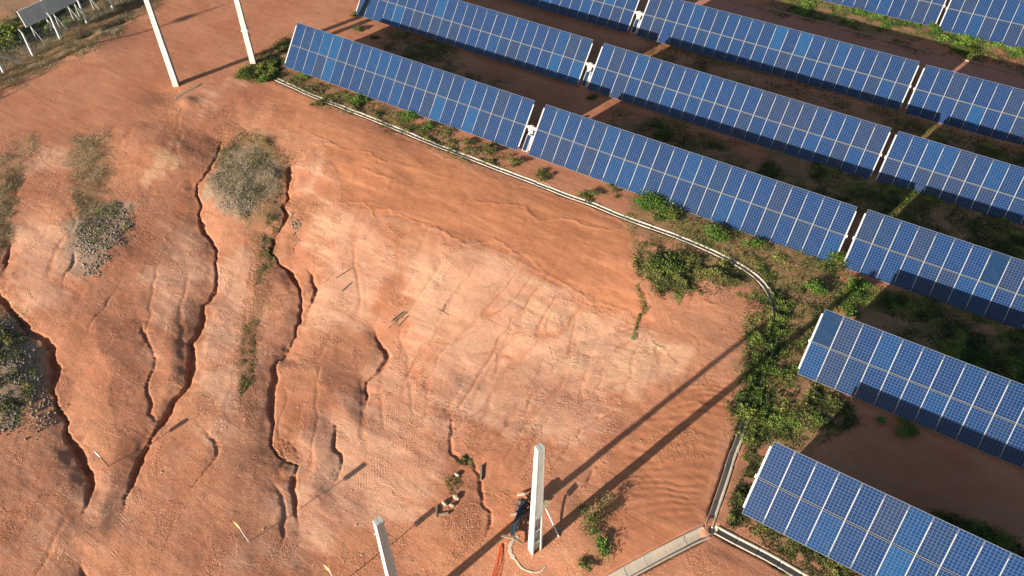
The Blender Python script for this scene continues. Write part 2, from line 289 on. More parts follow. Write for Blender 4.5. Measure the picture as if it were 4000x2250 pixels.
def simple(name, c, rough=.7, metal=0., var=.25, scale=6., bump=0., spec=.3, c2=None):
    q = N(name); tc = q.n('TexCoord').outputs['Object']; n = q.noise(scale, 5, .65, tc); n2 = q.noise(scale*7, 3, .6, tc)
    a = tuple(x*(1-var) for x in c); b = c2 or tuple(min(1, x*(1+var)) for x in c)
    f = q.math('MULTIPLY_ADD', n2, .4, q.math('MULTIPLY', n, .6)); f = q.ss(.3, .7, f)
    q.l(q.mix(f, a, b), q.b.inputs['Base Color']); q.b.inputs['Roughness'].default_value = rough; q.b.inputs['Metallic'].default_value = metal; q.b.inputs['Specular IOR Level'].default_value = spec
    if bump: q.bump(n2, 1., bump)
    return q.m
def ground_mat():
    q = N('red_soil'); geo = q.n('NewGeometry').outputs['Position']; mp = q.n('Mapping'); q.l(geo, mp.inputs[0]); P = mp.outputs[0]
    big = q.noise(.22, 5, .6, P, .6); mid = q.noise(1.1, 5, .62, P, .4); fine = q.noise(7, 4, .65, P); tiny = q.noise(26, 3, .7, P)
    # stretched streaks along the run-off direction
    mp2 = q.n('Mapping'); q.l(geo, mp2.inputs[0]); mp2.inputs['Rotation'].default_value = (0, 0, -math.atan2(_fd[1], _fd[0])); mp2.inputs['Scale'].default_value = (.16, 1.1, 1)
    st = q.noise(1.25, 5, .62, mp2.outputs[0], .5)
    A = {k: q.attr(k) for k in ('pale', 'yel', 'crust', 'veg', 'rub', 'road', 'pink', 'rill', 'clod', 'cut', 'damp', 'ero')}
    def edge(a, n, k=.9):   # ragged zone edge
        x = q.math('ADD', a, q.math('MULTIPLY', q.math('SUBTRACT', n, .5), k)); return q.math('MULTIPLY', q.ss(.22, .82, x), q.ss(0, .12, a))
    c = q.mix(q.ss(.32, .7, big), (0.311, 0.114, 0.055), (0.398, 0.177, 0.095))
    c = q.mix(q.math('MULTIPLY', q.ss(.45, .72, mid), .5), c, (0.347, 0.158, 0.095))
    c = q.mix(q.math('MULTIPLY', q.ss(.52, .8, big), .35), c, (0.286, 0.090, 0.041))
    pf = q.math('ADD', A['pale'], q.math('MULTIPLY', A['ero'], .10))
    pk = edge(pf, st, 1.3)
    c = q.mix(q.math('MULTIPLY', pk, .95), c, (.50, .265, .165))
    c = q.mix(q.math('MULTIPLY', edge(A['yel'], st, 1.3), .75), c, (.58, .35, .19))
    c = q.mix(q.math('MULTIPLY', A['rill'], .75), c, (0.374, 0.128, 0.055))
    c = q.mix(q.math('MULTIPLY', q.math('MULTIPLY', q.ss(.5, .7, st), pf), .55), c, (0.576, 0.336, 0.195))
    cr = edge(A['crust'], mid, .35)
    c = q.mix(q.math('MULTIPLY', cr, .85), c, q.mix(q.ss(.35, .68, st), (0.293, 0.102, 0.044), (0.398, 0.160, 0.073)))
    c = q.mix(q.math('MULTIPLY', A['damp'], .55), c, (0.293, 0.104, 0.054))
    c = q.mix(edge(A['road'], mid, .1), c, (0.347, 0.149, 0.102))
    c = q.mix(edge(A['pink'], mid, .3), c, (0.363, 0.209, 0.156))
    cl = q.noise(8, 3, .6, P, 1.0); ck = q.math('MULTIPLY', A['clod'], q.ss(.35, .6, cl))
    c = q.mix(q.math('MULTIPLY', A['clod'], .5), c, (.245, .10, .05)); c = q.mix(q.math('MULTIPLY', ck, .5), c, (0.403, 0.169, 0.082))
    c = q.mix(q.math('MULTIPLY', A['cut'], .75), c, (0.347, 0.104, 0.041))
    vg = edge(A['veg'], fine, 1.1); vc = q.mix(q.ss(.35, .65, mid), (.10, .085, .032), (.19, .13, .06))
    vc = q.mix(q.ss(.42, .7, big), vc, (.24, .13, .06))
    c = q.mix(q.math('MULTIPLY', vg, .78), c, vc)
    c = q.mix(q.math('MULTIPLY', edge(A['rub'], fine, 1.3), .75), c, (.235, .185, .13))
    # loose grit: pale and dark grains
    gr = q.math('SUBTRACT', 1., q.math('MULTIPLY', cr, .75)); gr = q.math('MULTIPLY', gr, q.ss(.3, .6, mid))
    gr = q.math('MULTIPLY', gr, q.math('MULTIPLY_ADD', A['ero'], .8, .2))
    vo = q.n('TexVoronoi'); vo.inputs['Scale'].default_value = 15; q.l(P, vo.inputs['Vector']); vd = vo.outputs['Distance']; vcol = vo.outputs['Color']
    sp = q.n('SeparateColor'); q.l(vcol, sp.inputs[0])
    peb = q.math('MULTIPLY', q.ss(.42, .2, vd), q.ss(.62, .74, q.math('ADD', sp.outputs[0], q.math('MULTIPLY', pk, .26))))
    c = q.mix(q.math('MULTIPLY', q.math('MULTIPLY', peb, gr), .95), c, (0.622, 0.425, 0.263))
    dk = q.math('MULTIPLY', q.ss(.34, .2, vd), q.ss(.3, .2, sp.outputs[0]))
    c = q.mix(q.math('MULTIPLY', q.math('MULTIPLY', dk, gr), .8), c, (.20, .075, .035))
    c = q.mix(q.math('MULTIPLY', q.ss(.48, .7, tiny), .5), c, (0.484, 0.262, 0.156))
    c = q.mix(q.math('MULTIPLY', q.ss(.5, .32, tiny), .42), c, (0.230, 0.085, 0.051))
    q.l(c, q.b.inputs['Base Color']); q.b.inputs['Roughness'].default_value = .95; q.b.inputs['Specular IOR Level'].default_value = .08
    h = q.math('ADD', q.math('MULTIPLY', fine, .018), q.math('MULTIPLY', tiny, .022))
    h = q.math('ADD', h, q.math('MULTIPLY', mid, .025)); h = q.math('MULTIPLY', h, q.math('MULTIPLY_ADD', cr, -.6, 1.))
    h = q.math('ADD', h, q.math('MULTIPLY', q.math('MULTIPLY', peb, gr), .02))
    h = q.math('ADD', h, q.math('MULTIPLY', st, .05))
    dm = q.noise(.55, 4, .6, P, .8); dm2 = q.ss(.53, .66, dm); h = q.math('ADD', h, q.math('MULTIPLY', ck, .09))
    h = q.math('ADD', h, q.math('MULTIPLY', q.math('MULTIPLY', q.math('MULTIPLY', dm2, q.math('MULTIPLY_ADD', cr, -.85, 1.)), q.math('MULTIPLY_ADD', A['ero'], .8, .2)), q.math('MULTIPLY', q.ss(.42, .62, cl), .05)))
    tm, tu, tv = q.attr('tm'), q.attr('tu'), q.attr('tv')
    ph = q.math('MULTIPLY', q.math('ADD', tu, q.math('ABSOLUTE', tv)), 30.)
    tw = q.math('MULTIPLY', q.math('SINE', ph), q.math('MULTIPLY', tm, q.ss(.38, .6, fine)))
    h = q.math('ADD', h, q.math('MULTIPLY', q.math('MULTIPLY', tw, q.ss(.4, .6, mid)), .011))
    q.bump(h, .8, 1.); return q.m
nx, ny = X.shape
idx = np.arange(nx*ny).reshape(nx, ny)
F = np.stack([idx[:-1, :-1], idx[1:, :-1], idx[1:, 1:], idx[:-1, 1:]], -1).reshape(-1, 4)
me = mesh_np('ground', np.stack([X, Y, Z], -1).reshape(-1, 3), F, ground_mat(), True, dict(pale=pale, yel=yel, crust=crust, veg=veg, rub=rub, road=road, pink=pink, cut=cut, damp=dmp, rill=rill, clod=clod, ero=ero*near, tm=tm, tu=tu, tv=tv))
tag(link('ground', me), kind='structure')

M = {}
M['concrete'] = simple('weathered_concrete', (.42, .38, .31), .85, var=.3, scale=1.6, bump=.01, c2=(.43, .33, .235))
M['pole'] = simple('pole_concrete', (.43, .435, .385), .85, var=.3, scale=1.2, bump=.006)
def pole_mat():
    q = N('pole_concrete'); tc = q.n('TexCoord').outputs['Object']; sx = q.n('SeparateXYZ'); q.l(tc, sx.inputs[0])
    mp = q.n('Mapping'); q.l(tc, mp.inputs[0]); mp.inputs['Scale'].default_value = (6, 6, .7); n1 = q.noise(1.6, 5, .65, mp.outputs[0]); n2 = q.noise(14, 4, .6, tc)
    c = q.mix(q.ss(.3, .7, n1), (.35, .345, .30), (.47, .475, .43)); c = q.mix(q.math('MULTIPLY', q.ss(.45, .7, n2), .3), c, (.30, .29, .25))
    sd_ = q.math('ABSOLUTE', q.math('SUBTRACT', q.math('FRACT', q.math('MULTIPLY', sx.outputs[2], 1.3)), .5)); c = q.mix(q.math('MULTIPLY', q.ss(.485, .497, sd_), .55), c, (.22, .21, .18))
    hz = q.math('ABSOLUTE', q.math('SUBTRACT', q.math('FRACT', q.math('MULTIPLY', sx.outputs[2], 5.)), .5)); hx = q.math('ABSOLUTE', sx.outputs[0])
    hole = q.math('MULTIPLY', q.ss(.40, .46, hz), q.ss(.016, .008, hx)); c = q.mix(q.math('MULTIPLY', hole, .8), c, (.10, .09, .08))
    c = q.mix(q.math('MULTIPLY', q.ss(.9, .0, q.math('ADD', sx.outputs[2], q.math('MULTIPLY', n1, .5))), .6), c, (.42, .22, .13))
    q.l(c, q.b.inputs['Base Color']); q.b.inputs['Roughness'].default_value = .85; q.bump(n2, .5, .01); return q.m
M['pole'] = pole_mat()
M['white'] = simple('galvanised_white', (.33, .33, .315), .5, var=.05, scale=5)
M['frame'] = simple('module_frame', (.15, .155, .15), .5, .2, var=.08, scale=9)
M['tube'] = simple('seam_shade_tube', (.07, .07, .065), .7, var=.2, scale=4)  # dark tone paints the shade in the module seam; tube ends stay beige
M['post'] = simple('painted_post', (.60, .59, .56), .6, var=.1, scale=4)
M['wood'] = simple('grey_timber', (.22, .16, .10), .85, var=.4, scale=7, bump=.01)
M['darkwood'] = simple('dark_timber', (.07, .06, .05), .8, var=.4, scale=7)
M['steel'] = simple('blue_black_steel', (.035, .05, .065), .35, .4, var=.5, scale=4)
M['black'] = simple('black_metal', (.012, .012, .012), .5, var=.2)
M['plate'] = simple('white_plate', (.75, .74, .72), .5, var=.04)
M['tan'] = simple('tan_plate', (.50, .30, .13), .6, var=.1)
M['orange'] = simple('orange_net', (.75, .14, .04), .7, var=.2, scale=20)
M['stone'] = simple('grey_stone', (.18, .14, .10), .9, var=.45, scale=3)
M['chunk'] = simple('broken_concrete', (.36, .265, .19), .9, var=.2, scale=12, bump=.02)
M['kerb'] = simple('dusty_kerb', (.27, .17, .12), .9, var=.25, scale=3)
M['back'] = simple('board_sheet', (.42, .41, .37), .6, var=.08, scale=2)
M['beige'] = simple('beige_cast_metal', (.72, .58, .48), .6, var=.08)
M['wire'] = simple('fence_wire', (.30, .30, .29), .5, .5, var=.1)
M['stem'] = simple('plant_stem', (.14, .10, .05), .9, var=.3)
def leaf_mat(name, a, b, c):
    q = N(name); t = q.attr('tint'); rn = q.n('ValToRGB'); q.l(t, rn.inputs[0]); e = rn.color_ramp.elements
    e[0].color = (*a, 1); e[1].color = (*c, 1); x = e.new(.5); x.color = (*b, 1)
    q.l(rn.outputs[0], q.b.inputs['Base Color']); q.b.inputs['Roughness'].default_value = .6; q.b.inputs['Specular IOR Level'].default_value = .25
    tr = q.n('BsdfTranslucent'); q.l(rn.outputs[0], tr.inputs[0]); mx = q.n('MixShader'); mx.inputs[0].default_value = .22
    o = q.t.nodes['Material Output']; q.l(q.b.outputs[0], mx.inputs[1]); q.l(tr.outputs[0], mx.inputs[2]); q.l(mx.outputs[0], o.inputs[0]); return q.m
M['leaf'] = leaf_mat('leaf_green', (.022, .038, .008), (.080, .115, .018), (.22, .24, .045))
M['bright'] = leaf_mat('leaf_bright', (.03, .065, .010), (.075, .145, .02), (.19, .27, .045))
M['olive'] = leaf_mat('leaf_olive', (.030, .040, .010), (.098, .105, .026), (.25, .23, .06))
M['dry'] = leaf_mat('grass_dry', (.12, .10, .05), (.23, .19, .10), (.40, .33, .19))
def cell_mat(name, base, line, mono=False):
    q = N(name); uv = q.n('UVMap').outputs[0]; s = q.n('SeparateXYZ'); q.l(uv, s.inputs[0])
    def ln(x, w):
        fr = q.math('FRACT', x); d = q.math('ABSOLUTE', q.math('SUBTRACT', fr, .5)); return q.ss(.5-w, .5-w*.45, d)
    gx = ln(s.outputs[0], .085); gy = ln(s.outputs[1], .085); g = q.math('MAXIMUM', gx, gy)
    bx = ln(q.math('MULTIPLY_ADD', s.outputs[0], 3., .5), .09)
    fl = q.n('VectorMath', operation='FLOOR'); q.l(uv, fl.inputs[0]); wn = q.n('TexWhiteNoise'); q.l(fl.outputs[0], wn.inputs['Vector'])
    n = q.noise(1.2, 3, .6, uv)
    c = q.mix(wn.outputs['Value'], tuple(v*.8 for v in base), tuple(v*1.2 for v in base)); c = q.mix(q.ss(.35, .7, n), c, tuple(v*1.35 for v in base))
    if not mono:
        c = q.mix(q.math('MULTIPLY', bx, .3), c, line); c = q.mix(q.math('MULTIPLY', g, .8), c, line)
    else: c = q.mix(q.math('MULTIPLY', gy, .12), c, line)
    # thin film of red dust, thicker toward the lower rim
    tc = q.n('TexCoord').outputs['Object']; dn = q.noise(1.5, 5, .7, tc)
    c = q.mix(q.math('MULTIPLY', q.ss(.35, .8, dn), .035), c, (.30, .20, .15))
    q.l(c, q.b.inputs['Base Color']); q.b.inputs['Roughness'].default_value = .18; q.b.inputs['Specular IOR Level'].default_value = .22; return q.m
LN = (.048, .088, .155)
CB = [(.0013, .0125, .048), (.0012, .0100, .040), (.0035, .0120, .038), (.0008, .0170, .058), (.0020, .0110, .043), (.0070, .0115, .031), (.0008, .0260, .075)]
CELLS = [cell_mat('cells_blue', c, LN) for c in CB]
MONO = cell_mat('cells_plain', (.005, .018, .045), LN, True)

# ---------------------------------------------------------------- mesh building helper
class MB:
    def __init__(s): s.v = []; s.f = []; s.mi = []; s.n = 0
    def add(s, V, F, mi=0):
        s.v += [tuple(p) for p in V]; s.f += [tuple(i+s.n for i in f) for f in F]; s.mi += [mi]*len(F); s.n += len(V); return s
    def box(s, lo, hi, mi=0, M_=None):
        x0, y0, z0 = lo; x1, y1, z1 = hi
        V = [Vector(p) for p in ((x0,y0,z0),(x1,y0,z0),(x1,y1,z0),(x0,y1,z0),(x0,y0,z1),(x1,y0,z1),(x1,y1,z1),(x0,y1,z1))]
        if M_ is not None: V = [M_ @ p for p in V]
        return s.add(V, [(3,2,1,0),(4,5,6,7),(0,1,5,4),(1,2,6,5),(2,3,7,6),(3,0,4,7)], mi)
    def tube(s, P, r, n=8, mi=0, r2=None):
        P = [Vector(p) for p in P]; V = []; k = len(P)
        for i, p in enumerate(P):
            d = (P[min(i+1, k-1)]-P[max(i-1, 0)]).normalized(); a = d.orthogonal().normalized() if i == 0 else (a0-d*a0.dot(d)).normalized(); a0 = a; b = d.cross(a)
            rr = r if r2 is None else r+(r2-r)*i/(k-1)
            V += [p+(a*math.cos(t)+b*math.sin(t))*rr for t in (2*math.pi*j/n for j in range(n))]
        F = [(i*n+j, i*n+(j+1) % n, (i+1)*n+(j+1) % n, (i+1)*n+j) for i in range(k-1) for j in range(n)]
        F += [tuple(range(n))[::-1], tuple(range((k-1)*n, k*n))]
        return s.add(V, F, mi)
    def prism(s, bot, top, mi=0):      # two equal rings
        n = len(bot); V = list(bot)+list(top)
        return s.add(V, [tuple(range(n))[::-1], tuple(range(n, 2*n))]+[(i, (i+1) % n, n+(i+1) % n, n+i) for i in range(n)], mi)
    def mesh(s, name, mats, bevel=0, smooth=False):
        me = bpy.data.meshes.new(name); me.from_pydata(s.v, [], s.f)
        for q in (mats if isinstance(mats, list) else [mats]): me.materials.append(q)
        me.polygons.foreach_set('material_index', s.mi)
        if smooth: me.polygons.foreach_set('use_smooth', [True]*len(s.f))
        me.update(); return me
    def build(s, name, mats, parent=None, **kw):
        o = link(name, s.mesh(name, mats), parent)
        return tag(o, **kw)

# ---------------------------------------------------------------- trackers
PIT = 1.012; HW = 1.9229; TH = 1.75
def module_mesh(name, cm):
    b = MB(); Lx, Ly, t, fw = .988, HW-.05, .04, .012
    b.box((0, 0, -t), (fw, Ly, 0)).box((Lx-fw, 0, -t), (Lx, Ly, 0)).box((fw, 0, -t), (Lx-fw, fw, 0)).box((fw, Ly-fw, -t), (Lx-fw, Ly, 0))
    i0 = len(b.f); b.box((fw, fw, -.03), (Lx-fw, Ly-fw, -.004), 1)
    me = b.mesh(name, [M['frame'], cm]); uv = me.uv_layers.new(name='UVMap')
    for p in me.polygons:
        for li in p.loop_indices:
            c = me.vertices[me.loops[li].vertex_index].co; uv.data[li].uv = ((c.x-fw)/(Lx-2*fw)*6, (c.y-fw)/(Ly-2*fw)*12)
    return me
MOD = [module_mesh('solar_module', c) for c in CELLS]; MODP = module_mesh('solar_module_plain', MONO)
_r = MB(); _r.box((-.011, -1.62, -.075), (.011, 1.62, -.012)); RAIL = _r.mesh('mounting_rail', M['white'])
_r = MB(); _r.box((-.045, -1.62, -.12), (.045, 1.62, -.006)); RAILE = _r.mesh('end_rail', M['white'])
TABS = {
'1a':([-48.025, 41.185, 2.872],0.0059,0.8609,0.0048,23), '1b':([-23.795, 41.301, 3.016],0.0059,0.8609,0.0048,22), '1c':([-0.93, 41.412, 3.224],0.0059,0.8416,0.0048,22),
'2a':([-48.328, 50.951, 3.444],-0.0005,0.8795,-0.0014,23), '2b':([-24.083, 50.917, 3.431],-0.0005,0.8795,-0.0014,22), '2c':([-1.321, 50.885, 3.37],-0.0005,0.8917,-0.0014,22),
'3a':([-48.574, 60.439, 3.781],0.0019,0.8720,-0.0002,23), '3b':([-24.354, 60.434, 3.826],0.0019,0.8720,-0.0002,22), '3c':([-1.587, 60.429, 3.782],0.0019,0.8743,-0.0002,22),
'0':([-0.706, 31.579, 3.293],0.0138,0.8693,-0.0002,22), 'm':([-0.301, 22.132, 3.132],0.0029,0.8792,-0.0033,22),
'4a':([-25.822, 74.967, 4.166],0.0071,0.8624,0.0003,23), '4b':([-2.115, 74.973, 4.189],0.0071,0.8583,0.0003,22)}
def tmat(k):
    P, sl, ti, ya, n = TABS[k]
    a = Vector((math.cos(sl)*math.cos(ya), math.cos(sl)*math.sin(ya), math.sin(sl))); h = Vector((-math.sin(ya), math.cos(ya), 0)); u = a.cross(h)
    t = math.cos(ti)*h+math.sin(ti)*u; nn = a.cross(t)
    return Matrix(((a.x, t.x, nn.x, P[0]), (a.y, t.y, nn.y, P[1]), (a.z, t.z, nn.z, P[2]), (0, 0, 0, 1)))
def wing(root, k, ends):
    MT = tmat(k); inv = root.matrix_world.inverted() if False else Matrix.Translation(-root.location)
    MT = inv @ MT; n = TABS[k][4]; last = 0
    for i in range(n):
        for s in (0, 1):
            r = rng.random(); last = int(rng.integers(0, 6)) if r > .10 else (6 if r > .05 else 5)
            if rng.random() < .2: last = 0
            me = MOD[last]
            if (k, i, s) in (('0', 0, 1), ('1c', 7, 1)): me = MODP
            o = link('solar_module', me, root)
            if me is MODP: o['label'] = 'plain dark blue module without a cell grid'
            jz = (rng.random()-.5)*.004
            o.matrix_local = MT @ Matrix.Translation((i*PIT+.012+(rng.random()-.5)*.006, .032 if s else -HW+.016, jz))
    for i in range(n+1):
        o = link('mounting_rail', RAILE if i in (0, n) else RAIL, root)
        o.matrix_local = MT @ Matrix.Translation((i*PIT+(-.035 if i == 0 else .02 if i == n else 0), 0, 0))
    b = MB(); e0, e1 = ends; b.box((-e0, -.085, -.25), (-.03, .085, -.078), 1, MT); b.box((-.03, -.085, -.25), (n*PIT+.03, .085, -.078), 0, MT); b.box((n*PIT+.03, -.085, -.25), (n*PIT+e1, .085, -.078), 1, MT); b.build('torque_tube', [M['tube'], M['beige']], root)
    for i in range(1, n, 5 if n == 22 else 5):
        p = MT @ Vector((i*PIT+.5, 0, -.2)); wp = p+root.location; zz = float(Zf(wp.x, wp.y))-root.location.z
        b = MB(); b.box((p.x-.06, p.y-.09, zz-.3), (p.x+.06, p.y+.09, p.z-.09)); b.box((p.x-.14, p.y-.13, p.z-.12), (p.x+.14, p.y+.13, p.z-.03)); b.build('post', M['post'], root)
def drive(root, ka):
    MT = Matrix.Translation(-root.location) @ tmat(ka); x0 = TABS[ka][4]*PIT
    P = Matrix.Translation((x0+.45, 0, -.19)); A = MT @ P
    b = MB(); b.tube([A @ Vector((-.36, 0, 0)), A @ Vector((.4, 0, 0))], .105, 10)
    for x in (-.13, .0, .13): b.tube([A @ Vector((x-.03, 0, 0)), A @ Vector((x+.03, 0, 0))], .19 if x else .23, 16)
    b.tube([A @ Vector((-.06, -.1, -.1)), A @ Vector((-.1, -.45, -.18))], .1, 12); b.tube([A @ Vector((-.1, -.45, -.18)), A @ Vector((-.1, -.58, -.2))], .075, 10)
    b.build('slew_drive', M['beige'], root)
    c = A.translation; wz = float(Zf(c.x+root.location.x, c.y+root.location.y))-root.location.z
    b = MB(); b.box((c.x-.11, c.y-.11, wz-.3), (c.x+.11, c.y+.11, c.z-.15)); b.box((c.x-.2, c.y-.2, c.z-.2), (c.x+.2, c.y+.2, c.z-.12)); b.build('drive_post', M['beige'], root)
    Q = MT @ Matrix.Translation((x0+.52, 0, -.1)) 
    b = MB(); b.box((-.19, -1.78, 0), (.19, -.52, .035), 0, Q); b.box((-.155, -1.745, .01), (.155, -.555, .038), 1, Q)
    b.box((.24, -1.8, -.02), (.28, -.5, .02), 0, Q)
    for y in (-1.7, -1.15, -.6): b.box((.19, y-.02, 0), (.24, y+.02, .02), 0, Q)
    pm = b.mesh('drive_solar_strip', [M['white'], MONO]); pm.uv_layers.new(name='UVMap'); link('drive_solar_strip', pm, root)
def tracker(keys, label, ends, dr=False):
    P = TABS[keys[0]][0]; base = (P[0], P[1], float(Zf(P[0], P[1])))
    root = thing('solar_tracker', base, label=label, cat='solar panels', group='rows of tilted solar panels')
    for k, e in zip(keys, ends): wing(root, k, e)
    if dr: drive(root, keys[0])
    return root
tracker(['1a','1b'], 'solar row nearest the narrow concrete drain, in two halves with a drive between', [(.12,.2),(.2,.14)], True)
tracker(['2a','2b'], 'second solar row up from the narrow drain, with a drive gap at its middle', [(.12,.2),(.2,.14)], True)
tracker(['3a','3b'], 'solar row just before the dirt road, drive gap near the top edge', [(.12,.2),(.2,.14)], True)
tracker(['4a'], 'solar row beyond the dirt road, left of the gap at the top edge', [(.1,.14)])
tracker(['4b'], 'solar row beyond the dirt road in the top right corner', [(.14,.1)])
tracker(['3c'], 'right edge solar row touching the dirt road, topmost of those below it', [(.14,.1)])
tracker(['2c'], 'right edge solar row, second one below the dirt road', [(.14,.1)])
tracker(['1c'], 'right edge solar row with one plain dark module far along its upper line', [(.14,.1)])
tracker(['0'], 'solar row beside the thicket whose top left module is plain dark blue', [(.14,.1)])
tracker(['m'], 'fully sunlit solar panel row nearest the camera in the bottom right corner', [(.14,.1)])

# ---------------------------------------------------------------- drains
def resample(P, st):
    P = np.asarray(P, float); d = np.r_[0, np.cumsum(np.hypot(*np.diff(P, axis=0).T))]; n = int(d[-1]/st)+1; t = np.linspace(0, d[-1], n)
    Q = np.stack([np.interp(t, d, P[:, 0]), np.interp(t, d, P[:, 1])], 1)
    for _ in range(3):
        Q[1:-1] = .25*Q[:-2]+.5*Q[1:-1]+.25*Q[2:]
    return Q
def drain(key, label, round_=True, rim=.05):
    Q = resample(DR[key], .5); hw = DRW[key]
    if round_: prof = [(-hw-rim*.5, -.12), (-hw-rim*.5, .025), (-hw, .025)]+[(-hw*math.cos(a), .035-hw*1.5*math.sin(a)) for a in np.linspace(.25, math.pi-.25, 7)]+[(hw, .035), (hw+rim*1.3, .035), (hw+rim*1.3, -.12)]
    else: prof = [(-hw-.05, -.1), (-hw-.05, .04), (-hw, .04), (-hw*.55, -.16), (hw*.55, -.16), (hw, .04), (hw+.05, .04), (hw+.05, -.1)]
    prof = prof+[(hw+.02, -.36), (-hw-.02, -.36)]; k = len(prof); b = MB()
    T = np.gradient(Q, axis=0); T /= np.linalg.norm(T, axis=1)[:, None]; zb = Zbase(Q[:, 0], Q[:, 1])
    stp = 2
    for i in range(0, len(Q)-1, stp):                                   # precast pieces with fine joints
        idx_ = list(range(i, min(i+stp, len(Q)-1)+1)); jz, jx = rng.normal(0, .008), rng.normal(0, .008); V = []
        for q_, j in enumerate(idx_):
            e = .012*(1 if q_ == 0 else -1 if q_ == len(idx_)-1 else 0)
            for (o, z) in prof: V.append((Q[j, 0]-T[j, 1]*(o+jx)+T[j, 0]*e, Q[j, 1]+T[j, 0]*(o+jx)+T[j, 1]*e, zb[j]+z+jz))
        n_ = len(idx_); F_ = [(a*k+c, a*k+(c+1) % k, (a+1)*k+(c+1) % k, (a+1)*k+c) for a in range(n_-1) for c in range(k)]
        F_ += [tuple(range(k)), tuple(range((n_-1)*k, n_*k))[::-1]]; b.add(V, F_)
    return b.build('drain_channel', M['concrete'], label=label, cat='drain', group='concrete drainage channels')
drain('main', 'long narrow concrete drain curving between the red slope and the solar rows')
drain('wide', 'wide pale concrete drain running from the junction to the bottom edge', False)
drain('side', 'narrow shadowed concrete drain running right from the junction below the nearest panel row')

jc = G1(2774, 2066); jz = float(Zbase(jc.x, jc.y)); b = MB(); n_ = 12
rg = [[(jc.x+r_*math.cos(a), jc.y+r_*math.sin(a), jz+h_) for a in (2*math.pi*i/n_ for i in range(n_))] for r_, h_ in ((.40, -.16), (.34, .0), (.24, -.10), (.05, -.14))]
for q_ in range(3): b.add(rg[q_]+rg[q_+1], [(i, (i+1) % n_, n_+(i+1) % n_, n_+i) for i in range(n_)])
b.add(rg[3], [tuple(range(n_))]); b.build('drain_basin', M['concrete'], label='small dished concrete basin where the three drains meet', cat='drain basin')

# ---------------------------------------------------------------- concrete utility poles
def pole(u, v, h, yaw, label, w0=(.62, .42), w1=(.36, .26), solid=.62, pockets=6, name='utility_pole', xy=None, hook=True):
    g = xy if xy is not None else G1(u, v); g = Vector((g[0], g[1], float(Zf(g[0], g[1]))))
    root = thing(name, g, (0, 0, yaw), label=label, cat='pole', group='tall concrete utility poles')
    b = MB(); dz = -.6
    def sec(z):
        t = max(0, z)/h; return (w0[0]*(1-t)+w1[0]*t)/2, (w0[1]*(1-t)+w1[1]*t)/2
    def slab(z0, z1, x0, x1, y0, y1):   # fractions of half section
        a, c = sec(z0); d, e = sec(z1)
        b.prism([(x0*a, y0*c, z0), (x1*a, y0*c, z0), (x1*a, y1*c, z0), (x0*a, y1*c, z0)], [(x0*d, y0*e, z1), (x1*d, y0*e, z1), (x1*d, y1*e, z1), (x0*d, y1*e, z1)])
    zs = h*(1-solid)
    slab(dz, h, -1, -.72, -1, 1); slab(dz, h, .72, 1, -1, 1)            # flanges
    slab(dz, zs, -.72, .72, -.22, .22)                                   # thin web between the pockets
    if solid > 0: slab(zs, h, -.72, .72, -.97, .97)
    for i in range(1, pockets+1):
        z = zs*i/(pockets+.001) if solid > 0 else h*i/(pockets+.001); z = min(z, h-.02)
        slab(z-.07, z, -.72, .72, -.93, -.22); slab(z-.07, z, -.72, .72, .22, .93)
    b.build('shaft', M['pole'], root)
    if hook:
        a, c = sec(h-.8); m_ = MB(); m_.tube([(-a, -.03, h-.8), (-a-.09, -.03, h-.78), (-a-.09, .05, h-.78), (-a, .05, h-.8)], .013, 6); m_.build('hook', M['post'], root)
        m_ = MB(); m_.tube([(a, -.03, h-.35), (a+.08, -.03, h-.33), (a+.08, .04, h-.33), (a, .04, h-.35)], .013, 6); m_.build('hook', M['black'], root)
    return root
pole(690, 333, 11, R_(124.6), 'tall concrete pole standing left of the other far pole, a plank lying at its foot', solid=0, pockets=8, w0=(.46,.47), w1=(.3,.32))
pb = pole(990, 246, 11, R_(127), 'tall concrete pole beside the grass tuft near the end of the narrow drain', solid=0, pockets=8, w0=(.46,.47), w1=(.3,.32))
m_ = MB(); m_.box((-.24, -.25, 3.05), (.24, -.22, 3.13)); m_.box((-.24, .22, 3.05), (.24, .25, 3.13)); m_.box((-.27, -.28, 3.05), (-.24, .28, 3.13)); m_.box((.24, -.28, 3.05), (.27, .28, 3.13)); m_.tube([(.0,-.25,3.1),(.0,-.42,3.15),(.0,-.43,3.35)], .02, 6); m_.build('clamp_band', M['post'], pb)
pole(0, 0, 8.8, R_(61), 'pale concrete pole with three open pockets near its foot, among the debris at the bottom', solid=.62, pockets=3, w0=(.52,.45), w1=(.31,.28), xy=(-7.96, 14.77))
pole(1572, 2412, 9.2, R_(71), 'pale concrete pole cut by the bottom edge, left of the one among the debris', solid=.7, pockets=3, w0=(.52,.45), w1=(.31,.28))

